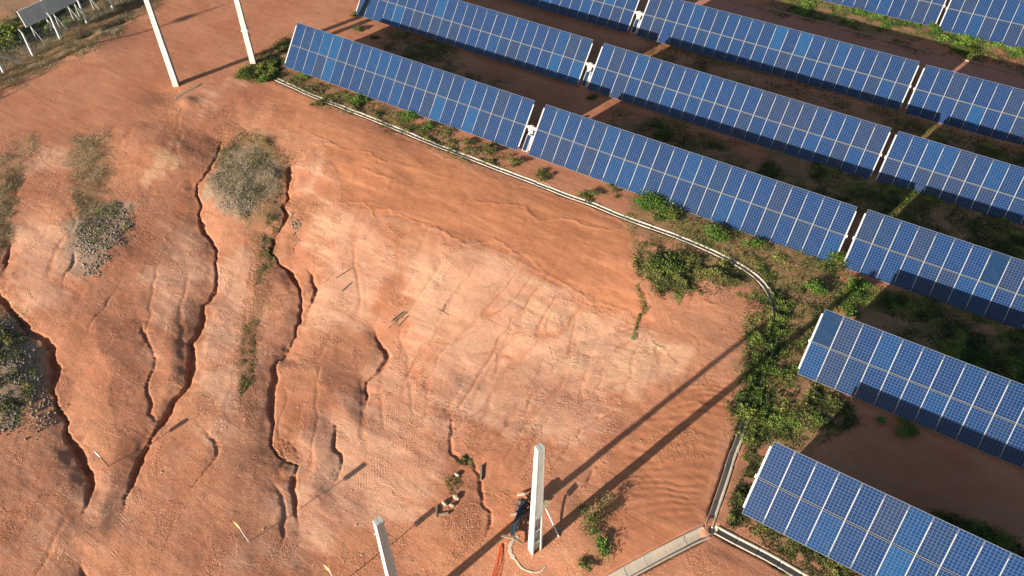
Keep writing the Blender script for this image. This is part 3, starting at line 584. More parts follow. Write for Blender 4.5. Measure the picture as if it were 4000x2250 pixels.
# ---------------------------------------------------------------- foliage helpers
def leaves(P, size, tint, mat, name, parent=None, asp=.55, up=.35, **kw):
    n = len(P); a = rng.normal(size=(n, 3)); a /= np.linalg.norm(a, axis=1)[:, None]; nn = rng.normal(size=(n, 3)); nn[:, 2] = np.abs(nn[:, 2])+up*2; nn /= np.linalg.norm(nn, axis=1)[:, None]
    t = np.cross(a, nn); t /= np.linalg.norm(t, axis=1)[:, None]; s2 = np.cross(nn, t); sz = size*(.6+.8*rng.random(n))[:, None]
    V = np.stack([P-t*sz, P-s2*sz*asp, P+t*sz, P+s2*sz*asp], 1).reshape(-1, 3)
    return tag(link(name, mesh_np(name, V, np.arange(4*n).reshape(-1, 4), mat, attrs=dict(tint=np.repeat(np.clip(tint, 0, 1), 4))), parent), **kw)
def blades(P, ln, tint, mat, name, parent=None, wd=.012, spread=.6, **kw):
    n = len(P); d = rng.normal(size=(n, 3))*spread; d[:, 2] = 1; d /= np.linalg.norm(d, axis=1)[:, None]; L = (ln*(.5+rng.random(n)))[:, None]
    s_ = np.cross(d, rng.normal(size=(n, 3))); s_ /= np.linalg.norm(s_, axis=1)[:, None]; tip = P+d*L; tip[:, 2] -= .25*L[:, 0]*spread
    V = np.stack([P-s_*wd, P+s_*wd, tip], 1).reshape(-1, 3)
    return tag(link(name, mesh_np(name, V, np.arange(3*n).reshape(-1, 3), mat, attrs=dict(tint=np.repeat(np.clip(tint, 0, 1), 3))), parent), **kw)
def shrub(u, v, r, h, n, mat, label, size=.05, name='shrub', group=None, flat_=1.):
    g = G1(u, v); root = thing(name, g, label=label, cat='bush' if name != 'weed' else 'weed', group=group)
    k = max(5, int(7*r/.5)); cl = rng.normal(size=(k, 3))*np.array([r*.5, r*.5, h*.22])+np.array([0, 0, h*.5]); cl[:, 2] = np.clip(cl[:, 2], .05, h)
    w_ = rng.integers(0, k, n); cr_ = r*(.22+.25*rng.random(k)); P = cl[w_]+rng.normal(size=(n, 3))*np.array([1, 1, .8*h/max(r, .01)*.6])*cr_[w_][:, None]*.75
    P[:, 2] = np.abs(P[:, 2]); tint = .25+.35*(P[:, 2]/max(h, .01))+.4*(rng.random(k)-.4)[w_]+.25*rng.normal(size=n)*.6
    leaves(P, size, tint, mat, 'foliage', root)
    b = MB()
    for i in range(min(k, 9)):
        c = cl[i]; b.tube([(0, 0, -.05), (c[0]*.4, c[1]*.4, c[2]*.6), tuple(c)], .014, 5, r2=.005)
    b.build('stem', M['stem'], root); return root
def pix_poly(poly, n):
    P = np.array(poly, float); out = []
    while sum(map(len, out)) < n:
        q = rng.random((n, 2))*(P.max(0)-P.min(0))+P.min(0); out.append(q[inpoly(q[:, 0], q[:, 1], P)])
    q = np.concatenate(out)[:n]; wp = min(26, .12*float(np.min(P.max(0)-P.min(0))))*2.2
    q = q+wp*.55*np.stack([fbm(q[:, 0], q[:, 1], 90, 2, 2), fbm(q[:, 0], q[:, 1], 90, 2, 44)], 1)+rng.normal(size=q.shape)*wp*.22; g = G(q[:, 0], q[:, 1])
    d = pl_dist(g[:, 0], g[:, 1], DR['main']); g[:, 2] = np.where(d < .42, np.maximum(g[:, 2], Zbase(g[:, 0], g[:, 1])), g[:, 2]); return g
def cover(poly, n, h, mat, label, size=.045, name='ground_cover', thr=.0, sc_=1.3, kind='stuff', cat='ground cover', blade=0):
    P = pix_poly(poly, int(n*1.8)); m1 = fbm(P[:, 0], P[:, 1], sc_, 3, 91)
    k = m1 > thr+(rng.random(len(P))-.5)*.8; P = P[k][:n]; m1 = m1[k][:n]
    P0 = P.copy(); hh = np.clip((m1-thr)*2.2, .1, 1)*h; P[:, 2] += rng.random(len(P))**.7*hh+.01
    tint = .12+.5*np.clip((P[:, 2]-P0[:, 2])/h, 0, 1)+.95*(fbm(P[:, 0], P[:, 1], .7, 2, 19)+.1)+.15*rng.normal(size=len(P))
    if blade: return blades(P0, blade, tint, mat, name, label=label, cat=cat, kind=kind)
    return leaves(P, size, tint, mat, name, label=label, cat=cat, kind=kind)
THK = [(2640,800),(2900,900),(3240,1020),(3290,1060),(3420,1130),(3360,1190),(3220,1215),(3140,1400),(3230,1500),(3330,1600),(3280,1650),(3150,1690),(3030,1740),(2880,1725),(2845,1700),(2870,1560),(2900,1450),(2930,1350),(2925,1250),(2960,1180),(2990,1130),(2900,1030),(2700,940),(2600,880)]
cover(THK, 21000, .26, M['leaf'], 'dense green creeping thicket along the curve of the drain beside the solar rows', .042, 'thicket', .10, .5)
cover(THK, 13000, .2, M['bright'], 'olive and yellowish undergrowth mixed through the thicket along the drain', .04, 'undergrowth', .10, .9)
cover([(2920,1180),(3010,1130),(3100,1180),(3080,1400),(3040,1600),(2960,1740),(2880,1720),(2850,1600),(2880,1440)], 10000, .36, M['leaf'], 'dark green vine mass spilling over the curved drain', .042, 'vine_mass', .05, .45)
cover([(2500,960),(2640,960),(2760,990),(2900,1040),(2930,1090),(2820,1120),(2700,1150),(2600,1170),(2520,1120),(2490,1040)], 15000, .28, M['olive'], 'thin vine mat spreading over red soil below the narrow drain', .045, 'vine_mat', -.02, .9)
cover([(2990,1110),(3020,1130),(3055,1200),(3060,1280),(3035,1380),(2990,1480),(2950,1590),(2915,1650),(2890,1640),(2930,1530),(2970,1430),(3005,1330),(3015,1240),(3000,1170)], 9000, .22, M['leaf'], 'creeping vines hiding the curved stretch of drain in the thicket', .05, 'drain_vines', -.3, .8)
for p, nm, lb in (([(2440,830),(2480,850),(2490,920),(2480,1060),(2470,1070),(2462,920),(2420,870)], 'vine_runner', 'vine runner crossing the narrow drain and hanging down the red slope'), ([(2475,1120),(2492,1110),(2512,1180),(2532,1205),(2512,1235),(2498,1225),(2500,1190)], 'vine_runner', 'short thick vine runner ending on the crust edge'), ([(2492,1225),(2500,1230),(2478,1330),(2466,1330)], 'vine_runner', 'thin vine runner trailing down the pale gravel fan'), ([(2635,1090),(2660,1090),(2665,1160),(2652,1205),(2640,1160)], 'vine_runner', 'vine tail hanging below the dark bush on the red slope'), ([(2860,1145),(2960,1160),(2985,1240),(2960,1180),(2930,1175),(2870,1155)], 'vine_runner', 'vine tendril reaching left from the thicket onto red soil'), ([(2480,960),(2600,920),(2680,930),(2600,945),(2490,990)], 'vine_runner', 'arched vine runner between the bush and the drain')):
    cover(p, 480, .10, M['bright'], lb, .032, nm, -.4, .5, kind='stuff', cat='vine')
cover([(1110,270),(1180,290),(1320,345),(1500,410),(1700,490),(1960,600),(2010,640),(1960,660),(1840,620),(1600,520),(1400,440),(1200,370),(1090,305)], 16000, .22, M['olive'], 'weedy green strip between the narrow drain and the first solar row', .045, 'weed_strip', .02, .8)
cover([(925,300),(1000,240),(1130,150),(1125,200),(1105,262),(1130,300),(1060,310),(1000,312)], 11000, .22, M['leaf'], 'dark green grass at the near left end of the first solar row', .045, 'grass_patch', -.15, .8)
cover([(3050,-20),(3300,30),(3640,110),(3900,170),(4050,205),(4050,235),(3800,200),(3600,160),(3350,90),(3100,50)], 16000, .25, M['bright'], 'bright green weeds along the foot of the rows beyond the dirt road', .06, 'weed_strip', -.08, 1.5)
cover([(3000,0),(3200,60),(3500,130),(3800,200),(4050,260),(4050,300),(3700,225),(3300,120),(2950,30)], 9000, .15, M['olive'], 'sparse low weeds between the kerb and the row beyond the road', .05, 'sparse_weeds', .08, 1.5)
for p, n, lb in (([(1480,110),(1750,165),(1850,290),(2000,340),(1950,400),(1700,310),(1500,220)], 12000, 'shaded low plants behind the left half of the first solar row'),
  ([(2380,420),(2620,470),(2950,600),(3150,720),(3350,780),(3300,800),(3000,720),(2500,600),(2360,520)], 16000, 'shaded plants between the first and second solar rows, right part'),
  ([(3150,590),(3400,650),(3600,720),(4050,850),(4050,1180),(3900,1010),(3600,900),(3380,830),(3200,770)], 26000, 'thick shaded grass right of the gap between first and second row ends'),
  ([(2300,170),(2700,180),(3000,300),(3500,440),(3600,480),(3500,470),(2900,370),(2500,260)], 9000, 'scattered shaded weeds between the second and third solar rows'),
  ([(3450,470),(3700,500),(4050,590),(4050,700),(3800,620),(3500,560)], 9000, 'shaded weeds between the two right edge rows nearest the road'),
  ([(3380,1130),(3700,1170),(4050,1300),(4050,1580),(3900,1500),(3600,1380),(3400,1260),(3270,1200)], 24000, 'shaded grass behind the row with the plain corner module'),
  ([(3640,2000),(3800,2040),(4050,2170),(4050,2270),(3950,2230),(3700,2100)], 6000, 'shaded weeds beside the nearest solar row at lower right')):
    cover(p, n, .17, M['leaf'], lb, .05, 'shade_weeds', .0, 1.6)
cover([(2950,1690),(2985,1850),(2960,1950),(2900,2070),(2850,2070),(2860,1960),(2900,1820),(2925,1720)], 7000, .2, M['olive'], 'scraggy weeds right of the straight drain above the junction', .04, 'weed_strip', .02, .6)
cover([(2980,2000),(3120,2080),(3300,2190),(3340,2280),(3200,2270),(3000,2140),(2930,2070)], 8000, .16, M['olive'], 'brown weeds between the side drain and the nearest row', .04, 'weed_strip', .04, .8)
cover([(2980,2160),(3040,2190),(3200,2280),(3160,2290),(3030,2215)], 2600, .1, M['leaf'], 'small green weeds growing inside the side drain', .035, 'drain_weeds', -.1, .5)
cover([(3180,1510),(3330,1600),(3360,1640),(3250,1700),(3180,1740),(3080,1760),(3080,1700)], 7000, .2, M['olive'], 'dry brush beside the shadow edge of the row with the plain corner module', .045, 'dry_brush', .0, .7)
# dry grass zones
cover([(-30,390),(140,280),(330,200),(480,120),(640,10),(600,-30),(440,-10),(200,150),(0,260),(-30,300)], 15000, .12, M['dry'], 'dry grass verge along the post fence at top left', .05, 'grass_verge', -.02, 1.2, blade=.22)
cover([(-60,60),(330,20),(560,-40),(440,40),(240,150),(0,285),(-60,320)], 22000, .16, M['dry'], 'yellow green grass field behind the fence at top left', .06, 'grass_field', -.1, 2.5, blade=.3)
cover([(-60,620),(60,560),(150,520),(150,590),(70,680),(50,860),(30,960),(-60,980)], 6500, .1, M['dry'], 'olive grass patch at the left edge, upper one', .05, 'grass_patch', -.05, .9, blade=.16)
cover([(250,560),(420,490),(440,640),(400,740),(470,860),(300,880),(270,700)], 6000, .1, M['dry'], 'faded grass patch above the small rubble mound', .05, 'grass_patch', .02, .9, blade=.14)
cover([(850,560),(960,500),(1080,555),(1140,625),(1120,700),(1100,780),(1000,800),(950,880),(850,800),(800,770),(830,650)], 4800, .12, M['olive'], 'mixed weeds covering the rubble mound between two gullies', .04, 'mound_weeds', -.08, .7)
cover([(840,580),(980,540),(1080,640),(1050,760),(900,790),(820,720)], 5500, .1, M['dry'], 'straw coloured grass on the rubble mound between two gullies', .05, 'mound_grass', -.1, .8, blade=.16)
cover([(-60,1220),(80,1280),(150,1400),(120,1540),(60,1640),(-60,1660)], 6000, .12, M['olive'], 'green weeds on the rubble mound at the left edge', .045, 'mound_weeds', .0, .8)
cover([(300,850),(440,790),(520,800),(510,900),(400,950),(300,940)], 2200, .1, M['olive'], 'grey green weeds on the small rubble mound left of the main gully', .04, 'mound_weeds', .0, .6)
cover([(1040,820),(1090,850),(1075,950),(1060,1050),(1000,1130),(1010,1000)], 2500, .1, M['olive'], 'thin weeds along the upper bank of the forked gully', .035, 'bank_weeds', .0, .5)
cover([(960,1250),(1010,1250),(990,1500),(930,1560),(940,1400)], 2600, .06, M['olive'], 'sparse brown weeds on the trodden strip between gullies', .03, 'sparse_weeds', .06, .5)
cover([(-40,130),(60,90),(150,70),(250,30),(330,-20),(300,60),(120,150),(0,210),(-40,220)], 20000, 1.1, M['leaf'], 'dark hedge bushes behind the grass field at top left', .10, 'hedge', -.15, 2.5)
# single bushes
for a in ((2588,1060,1.1,.45,3600,'leaf','large dark green bush on the red slope below the narrow drain',.055),
 (2545,808,.95,.7,4200,'bright','bright green bush between the narrow drain and the first row',.055), (2600,845,.8,.55,2600,'leaf','dark bush just right of the bright one beside the narrow drain',.05),
 (2795,915,.75,.6,2600,'bright','tall bright green plant against the lower edge of the first row',.05), (2940,960,.5,.4,1200,'bright','small bright bush farther right under the first row edge',.045),
 (3290,1020,.8,.6,2500,'leaf','green bush in the gap between two panel rows',.05), (3190,1130,.6,.5,1700,'bright','fresh green bush in the thicket above the plain corner module',.055), (3370,1130,.65,.5,1800,'bright','fresh green bush at the shade edge below the row with one plain module',.055),
 (3330,1225,.45,.35,900,'bright','small bright plant at the top edge of the plain corner module',.045), (3528,1680,.62,.4,2200,'bright','isolated green bush in the shade below the row with the plain corner module',.04),
 (2325,2010,.7,.7,1500,'olive','scraggy olive bush right of the debris pole',.04), (2335,2120,.5,.4,1200,'bright','green leafy bush below the scraggy one near the bottom edge',.045), (2285,2210,.4,.3,700,'olive','dry little bush at the bottom edge left of the wide drain',.035),
 (1042,312,.55,.45,1500,'bright','spiky pale green plant at the far end of the narrow drain',.06), (955,295,.7,.3,1900,'leaf','grass tuft at the foot of the far right pole',.05),
 (1240,408,.5,.25,1100,'olive','dark low bush just below the narrow drain near its far end',.04), (1196,300,.55,.35,1400,'bright','leafy plant under the left part of the first row',.045), (1405,392,.75,.4,2200,'bright','wide green bush under the first row, one third along',.045),
 (1612,455,.6,.45,1800,'bright','round green bush under the first row near its middle',.045), (1675,505,.4,.4,900,'bright','pale upright weed beside the drain below the middle of the first row',.045), (1735,515,.45,.3,900,'olive','olive weed right of the pale upright one',.04),
 (1830,555,.4,.3,700,'olive','small weed with a long shadow under the first row',.04), (1930,595,.6,.45,1700,'olive','dark spiky weed under the first row near its drive',.04), (2008,640,.45,.35,1100,'olive','round dark bush beside the drain below the drive gap',.04),
 (2122,690,.5,.3,1300,'olive','dark bush touching the drain below the second half of the first row',.04), (2288,765,.6,.35,1700,'olive','grey brown bush leaning over the drain',.04), (2400,745,.45,.2,700,'olive','faint low weed between drain and first row',.035),
 (1405,115,.55,.35,1300,'olive','sunlit weed clump in the gap behind the first row',.045), (1462,150,.35,.25,600,'leaf','dark tuft at the shadow edge behind the first row',.04), (1385,60,.5,.35,1200,'olive','grass clump at the end of the second row',.045),
 (2315,382,.4,.25,900,'leaf','shaded small bush below the second row near the drive gap',.04), (2590,520,.8,.5,2400,'leaf','large shaded bush behind the first row, sixth module along',.05), (3760,205,.9,.5,2600,'leaf','dark round bush beside the kerb stones',.05),
 (3650,115,.6,.45,1800,'bright','bright plant at the row gap beyond the road',.055), (3360,50,.8,.4,2200,'bright','bright green weed clump beyond the road below the left far row',.06),
 (260,95,.5,.35,900,'bright','green tuft at the foot of a far fence post',.05), (320,85,.35,.25,500,'bright','small green tuft right of the fence post tuft',.05), (1822,1815,.35,.18,900,'olive','dark little weed clump above the concrete chunks',.035)):
    shrub(a[0], a[1], a[2], a[3], a[4], M[a[5]], a[6], a[7])
cover([(1735,1870),(1800,1840),(1830,1860),(1800,1920),(1740,1930)], 500, .05, M['leaf'], 'few faint weeds left of the concrete chunks', .03, 'faint_weeds', .0, .4)

# ---------------------------------------------------------------- stones
def stones(poly, n, size, label, mat='stone', thr=-.1, big=.06):
    P = pix_poly(poly, n*2); k = fbm(P[:, 0], P[:, 1], .9, 2, 7) > thr+(rng.random(len(P))-.5)*.3; P = P[k][:n]; n = len(P)
    ph = (1+5**.5)/2; I = np.array([(-1,ph,0),(1,ph,0),(-1,-ph,0),(1,-ph,0),(0,-1,ph),(0,1,ph),(0,-1,-ph),(0,1,-ph),(ph,0,-1),(ph,0,1),(-ph,0,-1),(-ph,0,1)])/1.9
    T = np.array([(0,11,5),(0,5,1),(0,1,7),(0,7,10),(0,10,11),(1,5,9),(5,11,4),(11,10,2),(10,7,6),(7,1,8),(3,9,4),(3,4,2),(3,2,6),(3,6,8),(3,8,9),(4,9,5),(2,4,11),(6,2,10),(8,6,7),(9,8,1)])
    sz = size*(.45+1.1*rng.random(n)**2.2+(rng.random(n) < big)*1.2); sc3 = sz[:, None, None]*(.55+.9*rng.random((n, 1, 3)))
    V = I[None]*sc3*(.8+.4*rng.random((n, 12, 1))); V[:, :, 2] *= .75; a = rng.random(n)*6.28; c, s_ = np.cos(a)[:, None], np.sin(a)[:, None]
    V = np.stack([V[..., 0]*c-V[..., 1]*s_, V[..., 0]*s_+V[..., 1]*c, V[..., 2]], -1)+P[:, None, :]+np.array([0, 0, .15])*sz[:, None, None]
    return tag(link('rubble', mesh_np('rubble', V.reshape(-1, 3), (T[None]+12*np.arange(n)[:, None, None]).reshape(-1, 3), M[mat])), label=label, cat='rubble', kind='stuff')
stones([(290,930),(350,870),(430,830),(510,820),(520,900),(450,960),(440,1010),(400,1050),(330,1080),(300,1040)], 2900, .034, 'grey rubble on the small mound left of the main gully')
stones([(820,730),(900,640),(1000,650),(1090,640),(1060,760),(1000,800),(930,870),(880,800)], 3000, .03, 'whitish rubble on the mound between the two main gullies')
stones([(1130,830),(1170,870),(1170,940),(1150,940)], 120, .05, 'grey stones on the bank beside the forked gully')
stones([(-40,1240),(60,1280),(140,1400),(150,1500),(80,1660),(-40,1680)], 2600, .036, 'pale rubble on the mound at the left edge')
stones([(0,1160),(100,1290),(190,1370),(200,1600),(230,1690),(120,1700),(40,1660),(150,1520),(140,1380),(50,1260)], 420, .05, 'loose stones along the left gully')
stones([(200,300),(1000,400),(1400,700),(2700,1300),(2600,1700),(2300,2240),(100,2240),(10,1000)], 3800, .020, 'small pebbles strewn over the red slope', 'chunk', -.3, .02)

# ---------------------------------------------------------------- kerb stones along the dirt road
KP = np.array([(2700,-40),(2849,0),(2999,36),(3124,67),(3248,98),(3383,137),(3481,166),(3621,202),(3740,230),(3828,248),(3921,277),(4000,298),(4100,325)], float)
K = resample(G(KP[:, 0], KP[:, 1])[:, :2], 1.0)
root = thing('kerb', (K[0][0], K[0][1], float(Zf(*K[0]))), label='broken line of dusty kerb stones along the dirt road', cat='kerb')
for i in range(len(K)-1):
    a, b_ = Vector((*K[i], 0)), Vector((*K[i+1], 0)); mid_ = (a+b_)/2; an = math.atan2((b_-a).y, (b_-a).x)+rng.normal(0, .03); z = float(Zf(mid_.x, mid_.y))
    Mx = Matrix.Translation(Vector((mid_.x, mid_.y, z))-root.location) @ Matrix.Rotation(an, 4, 'Z') @ Matrix.Rotation(rng.normal(0, .03), 4, 'X')
    MB().box((-.46, -.07, -.2), (.46, .07, .11+.02*rng.random()), 0, Mx).build('kerb_stone', M['kerb'], root)

# ---------------------------------------------------------------- fence of concrete posts, top left
fb = [(15,284),(130,218),(236,153),(341,91),(442,34)]
F3 = [G1(*p) for p in fb]; dF = (F3[4]-F3[0])/4; dF.z = 0
alln = [F3[0]-dF*k for k in (7, 6, 5, 4, 3, 2, 1)]+F3+[F3[4]+dF*k for k in (1, 2, 3, 4)]
alln = [Vector((p.x, p.y, float(Zf(p.x, p.y)))) for p in alln]
root = thing('fence', alln[0], label='wire fence with white concrete posts with bent tops at top left', cat='fence')
nrm = Vector((-dF.y, dF.x, 0)).normalized()
for i, p in enumerate(alln):
    q = p-root.location; b = MB(); b.prism([(q.x-.085, q.y-.085, q.z-.3), (q.x+.085, q.y-.085, q.z-.3), (q.x+.085, q.y+.085, q.z-.3), (q.x-.085, q.y+.085, q.z-.3)], [(q.x-.055, q.y-.055, q.z+2.15), (q.x+.055, q.y-.055, q.z+2.15), (q.x+.055, q.y+.055, q.z+2.15), (q.x-.055, q.y+.055, q.z+2.15)])
    t = q+Vector((0, 0, 2.15)); e = t+nrm*.25+Vector((0, 0, .32)); o = Vector((.055, 0, 0)); o2 = Vector((0, .055, 0))
    b.prism([t-o-o2, t+o-o2, t+o+o2, t-o+o2], [e-o*.8-o2*.8, e+o*.8-o2*.8, e+o*.8+o2*.8, e-o*.8+o2*.8]); b.build('post', M['post'], root)
q = alln[7]-root.location
MB().tube([q+Vector((0, 0, 1.7)), q+dF.normalized()*1.9+Vector((0, 0, 0))], .05, 6).build('brace', M['post'], root)
b = MB()
for i in range(len(alln)-1):
    a, c = alln[i]-root.location, alln[i+1]-root.location
    for z in (.1, .5, .9, 1.3, 1.7, 2.1): b.tube([a+Vector((0, 0, z)), c+Vector((0, 0, z))], .006, 4)
    for z in (.13, .3): b.tube([a+nrm*z*.75+Vector((0, 0, 2.17+z)), c+nrm*z*.75+Vector((0, 0, 2.17+z))], .006, 4)
b.build('wire', M['wire'], root)
# chain link mesh: thin diagonal wires
a0 = alln[0]-root.location; L = (alln[-1]-alln[0]).length; dd = (alln[-1]-alln[0]).normalized(); Hm = 1.9; stp = .11
V = []; Fm = []
for sgn in (1, -1):
    for i in range(int(L/stp)):
        s0 = i*stp if sgn > 0 else i*stp+Hm
        if s0+(Hm if sgn > 0 else 0) > L: continue
        p0 = a0+dd*s0+Vector((0, 0, .05)); p1 = a0+dd*(s0+sgn*Hm)+Vector((0, 0, .05+Hm)); wv = Vector((0, 0, .0022)); wn = nrm*.0022; k = len(V)
        V += [p0-wv, p0+wv, p1+wv, p1-wv, p0-wn, p0+wn, p1+wn, p1-wn]; Fm += [(k, k+1, k+2, k+3), (k+4, k+5, k+6, k+7)]
link('chain_link', mesh_np('chain_link', [tuple(v) for v in V], Fm, M['wire']), root)

# ---------------------------------------------------------------- boards on stands behind the fence
def stand(l1, l2, label):
    A = G1(*l1); B = G1(*l2); ax = (B-A); ax.z = 0; Lb = ax.length; ax.normalize(); nr = Vector((ax.y, -ax.x, 0))
    root = thing('board_stand', A, label=label, cat='board on stand', group='framed boards on white stands behind the fence')
    Mx = Matrix(((ax.x, nr.x, 0, 0), (ax.y, nr.y, 0, 0), (0, 0, 1, 0), (0, 0, 0, 1)))
    for k, x in enumerate((0, Lb)):
        b = MB(); b.tube([Mx @ Vector((x, 0, -.2)), Mx @ Vector((x, 0, 1.7))], .035, 8); b.build('leg', M['post'], root)
        b = MB(); b.tube([Mx @ Vector((x+.08, .9, -.05)), Mx @ Vector((x, .02, 1.35))], .02, 6); b.build('brace', M['post'], root)
    tl = R_(12); W0, W1, H0, H1 = -.35, Lb+.3, 0, 1.35
    T2 = Mx @ Matrix.Translation((0, 0, 1.55)) @ Matrix.Rotation(tl, 4, 'X')
    b = MB(); b.box((W0, -.05, H0), (W1, -.01, H1), 0, T2); b.build('sheet', M['back'], root)
    b = MB(); f_ = .05
    b.box((W0-f_, -.06, H0-f_), (W1+f_, .01, H0), 0, T2); b.box((W0-f_, -.06, H1), (W1+f_, .01, H1+f_), 0, T2); b.box((W0-f_, -.06, H0), (W0, .01, H1), 0, T2); b.box((W1, -.06, H0), (W1+f_, .01, H1), 0, T2)
    b.box(((W0+W1)/2-.015, -.062, H0), ((W0+W1)/2+.015, .012, H1), 0, T2); b.box((W0+.22, -.063, H0), (W0+.27, .013, H1), 0, T2); b.box((W1-.14, -.063, H0), (W1-.09, .013, H1), 0, T2)
    b.build('frame', M['post'], root)
stand((146,160), (206,128), 'framed grey board on white legs, leftmost of the three behind the fence')
stand((235,113), (289,81), 'framed grey board on white legs, middle one of the three behind the fence')
stand((313,70), (368,40), 'framed grey board on white legs cut by the top edge, rightmost of the three')

# ---------------------------------------------------------------- signs on thin stakes
def sign(u, v, h, lean, label, mstake, mplate, pw=.3, ph=.42):
    g = G1(u, v); root = thing('stake_sign', g, label=label, cat='marker sign', group='marker signs on leaning stakes')
    d = Vector((-.6*lean, -.25*lean, 1)).normalized(); b = MB(); b.tube([-d*.15, d*(h-.02)], .024, 6); b.build('stake', mstake, root)
    wv = Vector((math.sin(AZ+R_(17)), -math.cos(AZ+R_(17)), 0)); nv = wv.cross(d).normalized()
    c0 = d*(h-ph); b = MB(); P4 = [c0-wv*pw/2, c0+wv*pw/2, c0+wv*pw/2+d*ph, c0-wv*pw/2+d*ph]
    b.prism([p+nv*.03 for p in P4], [p+nv*.022 for p in P4]); b.build('plate', mplate, root)
sign(426, 1821, 1.38, .25, 'white marker plate on a black stake beside the long gully', M['black'], M['plate'])
sign(971, 2116, 1.95, .12, 'tan marker plate on a white stake on the lower left slope', M['post'], M['tan'], .32, .5)
sign(1318, 2290, 2.15, .12, 'orange tan marker plate just showing at the bottom edge left of a pole', M['post'], M['tan'], .32, .5)

# ---------------------------------------------------------------- mast outside the frame whose shadow crosses the track
hd = G1(735, 66); ln_ = 34.0; dirh = Vector((math.cos(AZ), math.sin(AZ), 0)); bp = hd-dirh*ln_; bz = float(Zf(bp.x, bp.y)); HH = hd.z-bz+ln_*math.tan(EL)
root = thing('lamp_mast', (bp.x, bp.y, bz), label='slim white mast with a camera head standing left of the frame', cat='mast')
MB().tube([(0, 0, -.3), (0, 0, HH+.9)], .13, 10, r2=.10).build('pole', M['post'], root)
b = MB(); b.box((-.45, -.12, HH-.35), (.5, .12, HH-.05)); b.box((-.3, -.3, HH-.1), (.3, .3, HH+.12)); b.tube([(-.5, 0, HH+.1), (.6, 0, HH+.2)], .05, 6); b.build('camera_head', M['post'], root)

# ---------------------------------------------------------------- debris
def plank(p, q, wd, th, mat, name, label=None, cat=None, group=None, lift=0., roll=0., parent=None):
    a, c = (G1(*p), G1(*q)) if not isinstance(p, Vector) else (p, q); L_ = (c-a).length; d = (c-a).normalized(); mid_ = (a+c)/2+Vector((0, 0, th/2+.01+lift))
    s_ = Vector((0, 0, 1)).cross(d).normalized(); u_ = d.cross(s_); Mx = Matrix(((d.x, s_.x, u_.x, 0), (d.y, s_.y, u_.y, 0), (d.z, s_.z, u_.z, 0), (0, 0, 0, 1))) @ Matrix.Rotation(roll, 4, 'X')
    b = MB(); n = 5
    for i in range(n):
        x0, x1 = -L_/2+L_*i/n, -L_/2+L_*(i+1)/n
        w0_, w1_ = (wd/2*(1+.06*math.sin(3*k+L_)) for k in (i, i+1))
        b.prism([(x0, -w0_, -th/2), (x0, w0_, -th/2), (x0, w0_, th/2), (x0, -w0_, th/2)], [(x1, -w1_, -th/2), (x1, w1_, -th/2), (x1, w1_, th/2), (x1, -w1_, th/2)])
    b.v = [tuple(Mx @ Vector(v)) for v in b.v]
    o = b.build(name, mat, parent, label=label, cat=cat, group=group); o.location = mid_-(parent.location if parent else Vector()); return o
plank((684,384), (778,332), .22, .05, M['wood'], 'plank', 'twisted weathered plank lying at the foot of the left far pole', 'plank')
plank((1555,1275), (1590,1238), .07, .06, M['wood'], 'timber_batten', 'longest batten of the little bundle above the short gully', 'timber')
plank((1533,1254), (1575,1220), .07, .06, M['darkwood'], 'timber_batten', 'upper dark batten of the little bundle above the short gully', 'timber')
plank((1540,1258), (1583,1224), .07, .08, M['wood'], 'timber_batten', 'middle batten of the little bundle above the short gully', 'timber')
plank((1518,1283), (1550,1255), .04, .04, M['wood'], 'timber_batten', 'thin batten trailing off the lower end of the bundle', 'timber')
plank((1312,1088), (1368,1052), .035, .04, M['darkwood'], 'stick', 'long thin dark stick right of the forked gully', 'stick')
plank((1335,1139), (1370,1107), .07, .05, M['wood'], 'timber_batten', 'short flat batten below the long thin stick', 'timber')
plank((1705,1209), (1752,1232), .018, .018, M['chunk'], 'branch', 'thin dry branch on the pale gravel', 'branch')
plank((1730,1216), (1736,1190), .02, .02, M['wood'], 'twig', 'little twig crossing the dry branch', 'twig')
plank((1704,2022), (1707,1976), .09, .12, M['wood'], 'timber_block', 'short upright timber forming the left bar of a fallen T', 'timber')
plank((1708,2014), (1752,2007), .10, .09, M['wood'], 'timber_block', 'short timber lying right of the upright one as a T', 'timber')
plank((1878,1880), (1880,1822), .1, .16, M['wood'], 'timber_block', 'dark timber lying alone beside the curved gully', 'timber')
plank((2098,1500), (2100,1497), .02, .02, M['wood'], 'twig', 'tiny twig on the pale gravel fan', 'twig')
def chunk(u, v, r, label, mat='chunk'):
    g = G1(u, v); P = rng.normal(size=(40, 3)); P /= np.linalg.norm(P, axis=1)[:, None]; P *= r*(.85+.3*rng.random((40, 1)))*np.array([1.2, .8, .8])
    import bmesh
    bm = bmesh.new(); [bm.verts.new(p) for p in P]; bmesh.ops.convex_hull(bm, input=bm.verts)
    me = bpy.data.meshes.new('concrete_chunk'); bm.to_mesh(me); bm.free(); me.materials.append(M[mat]); o = link('concrete_chunk', me); o.location = g+Vector((0, 0, r*.5)); tag(o, label, 'concrete chunk', 'broken concrete chunks near the bottom')
chunk(1736, 1968, .15, 'pale concrete chunk, left one of the group of three'); chunk(1766, 1976, .12, 'pale concrete chunk, lower right one of the group of three'); chunk(1782, 1946, .16, 'rounded concrete chunk, upper one of the group of three'); chunk(1786, 1856, .13, 'lone pale concrete chunk below the dark little weed clump')
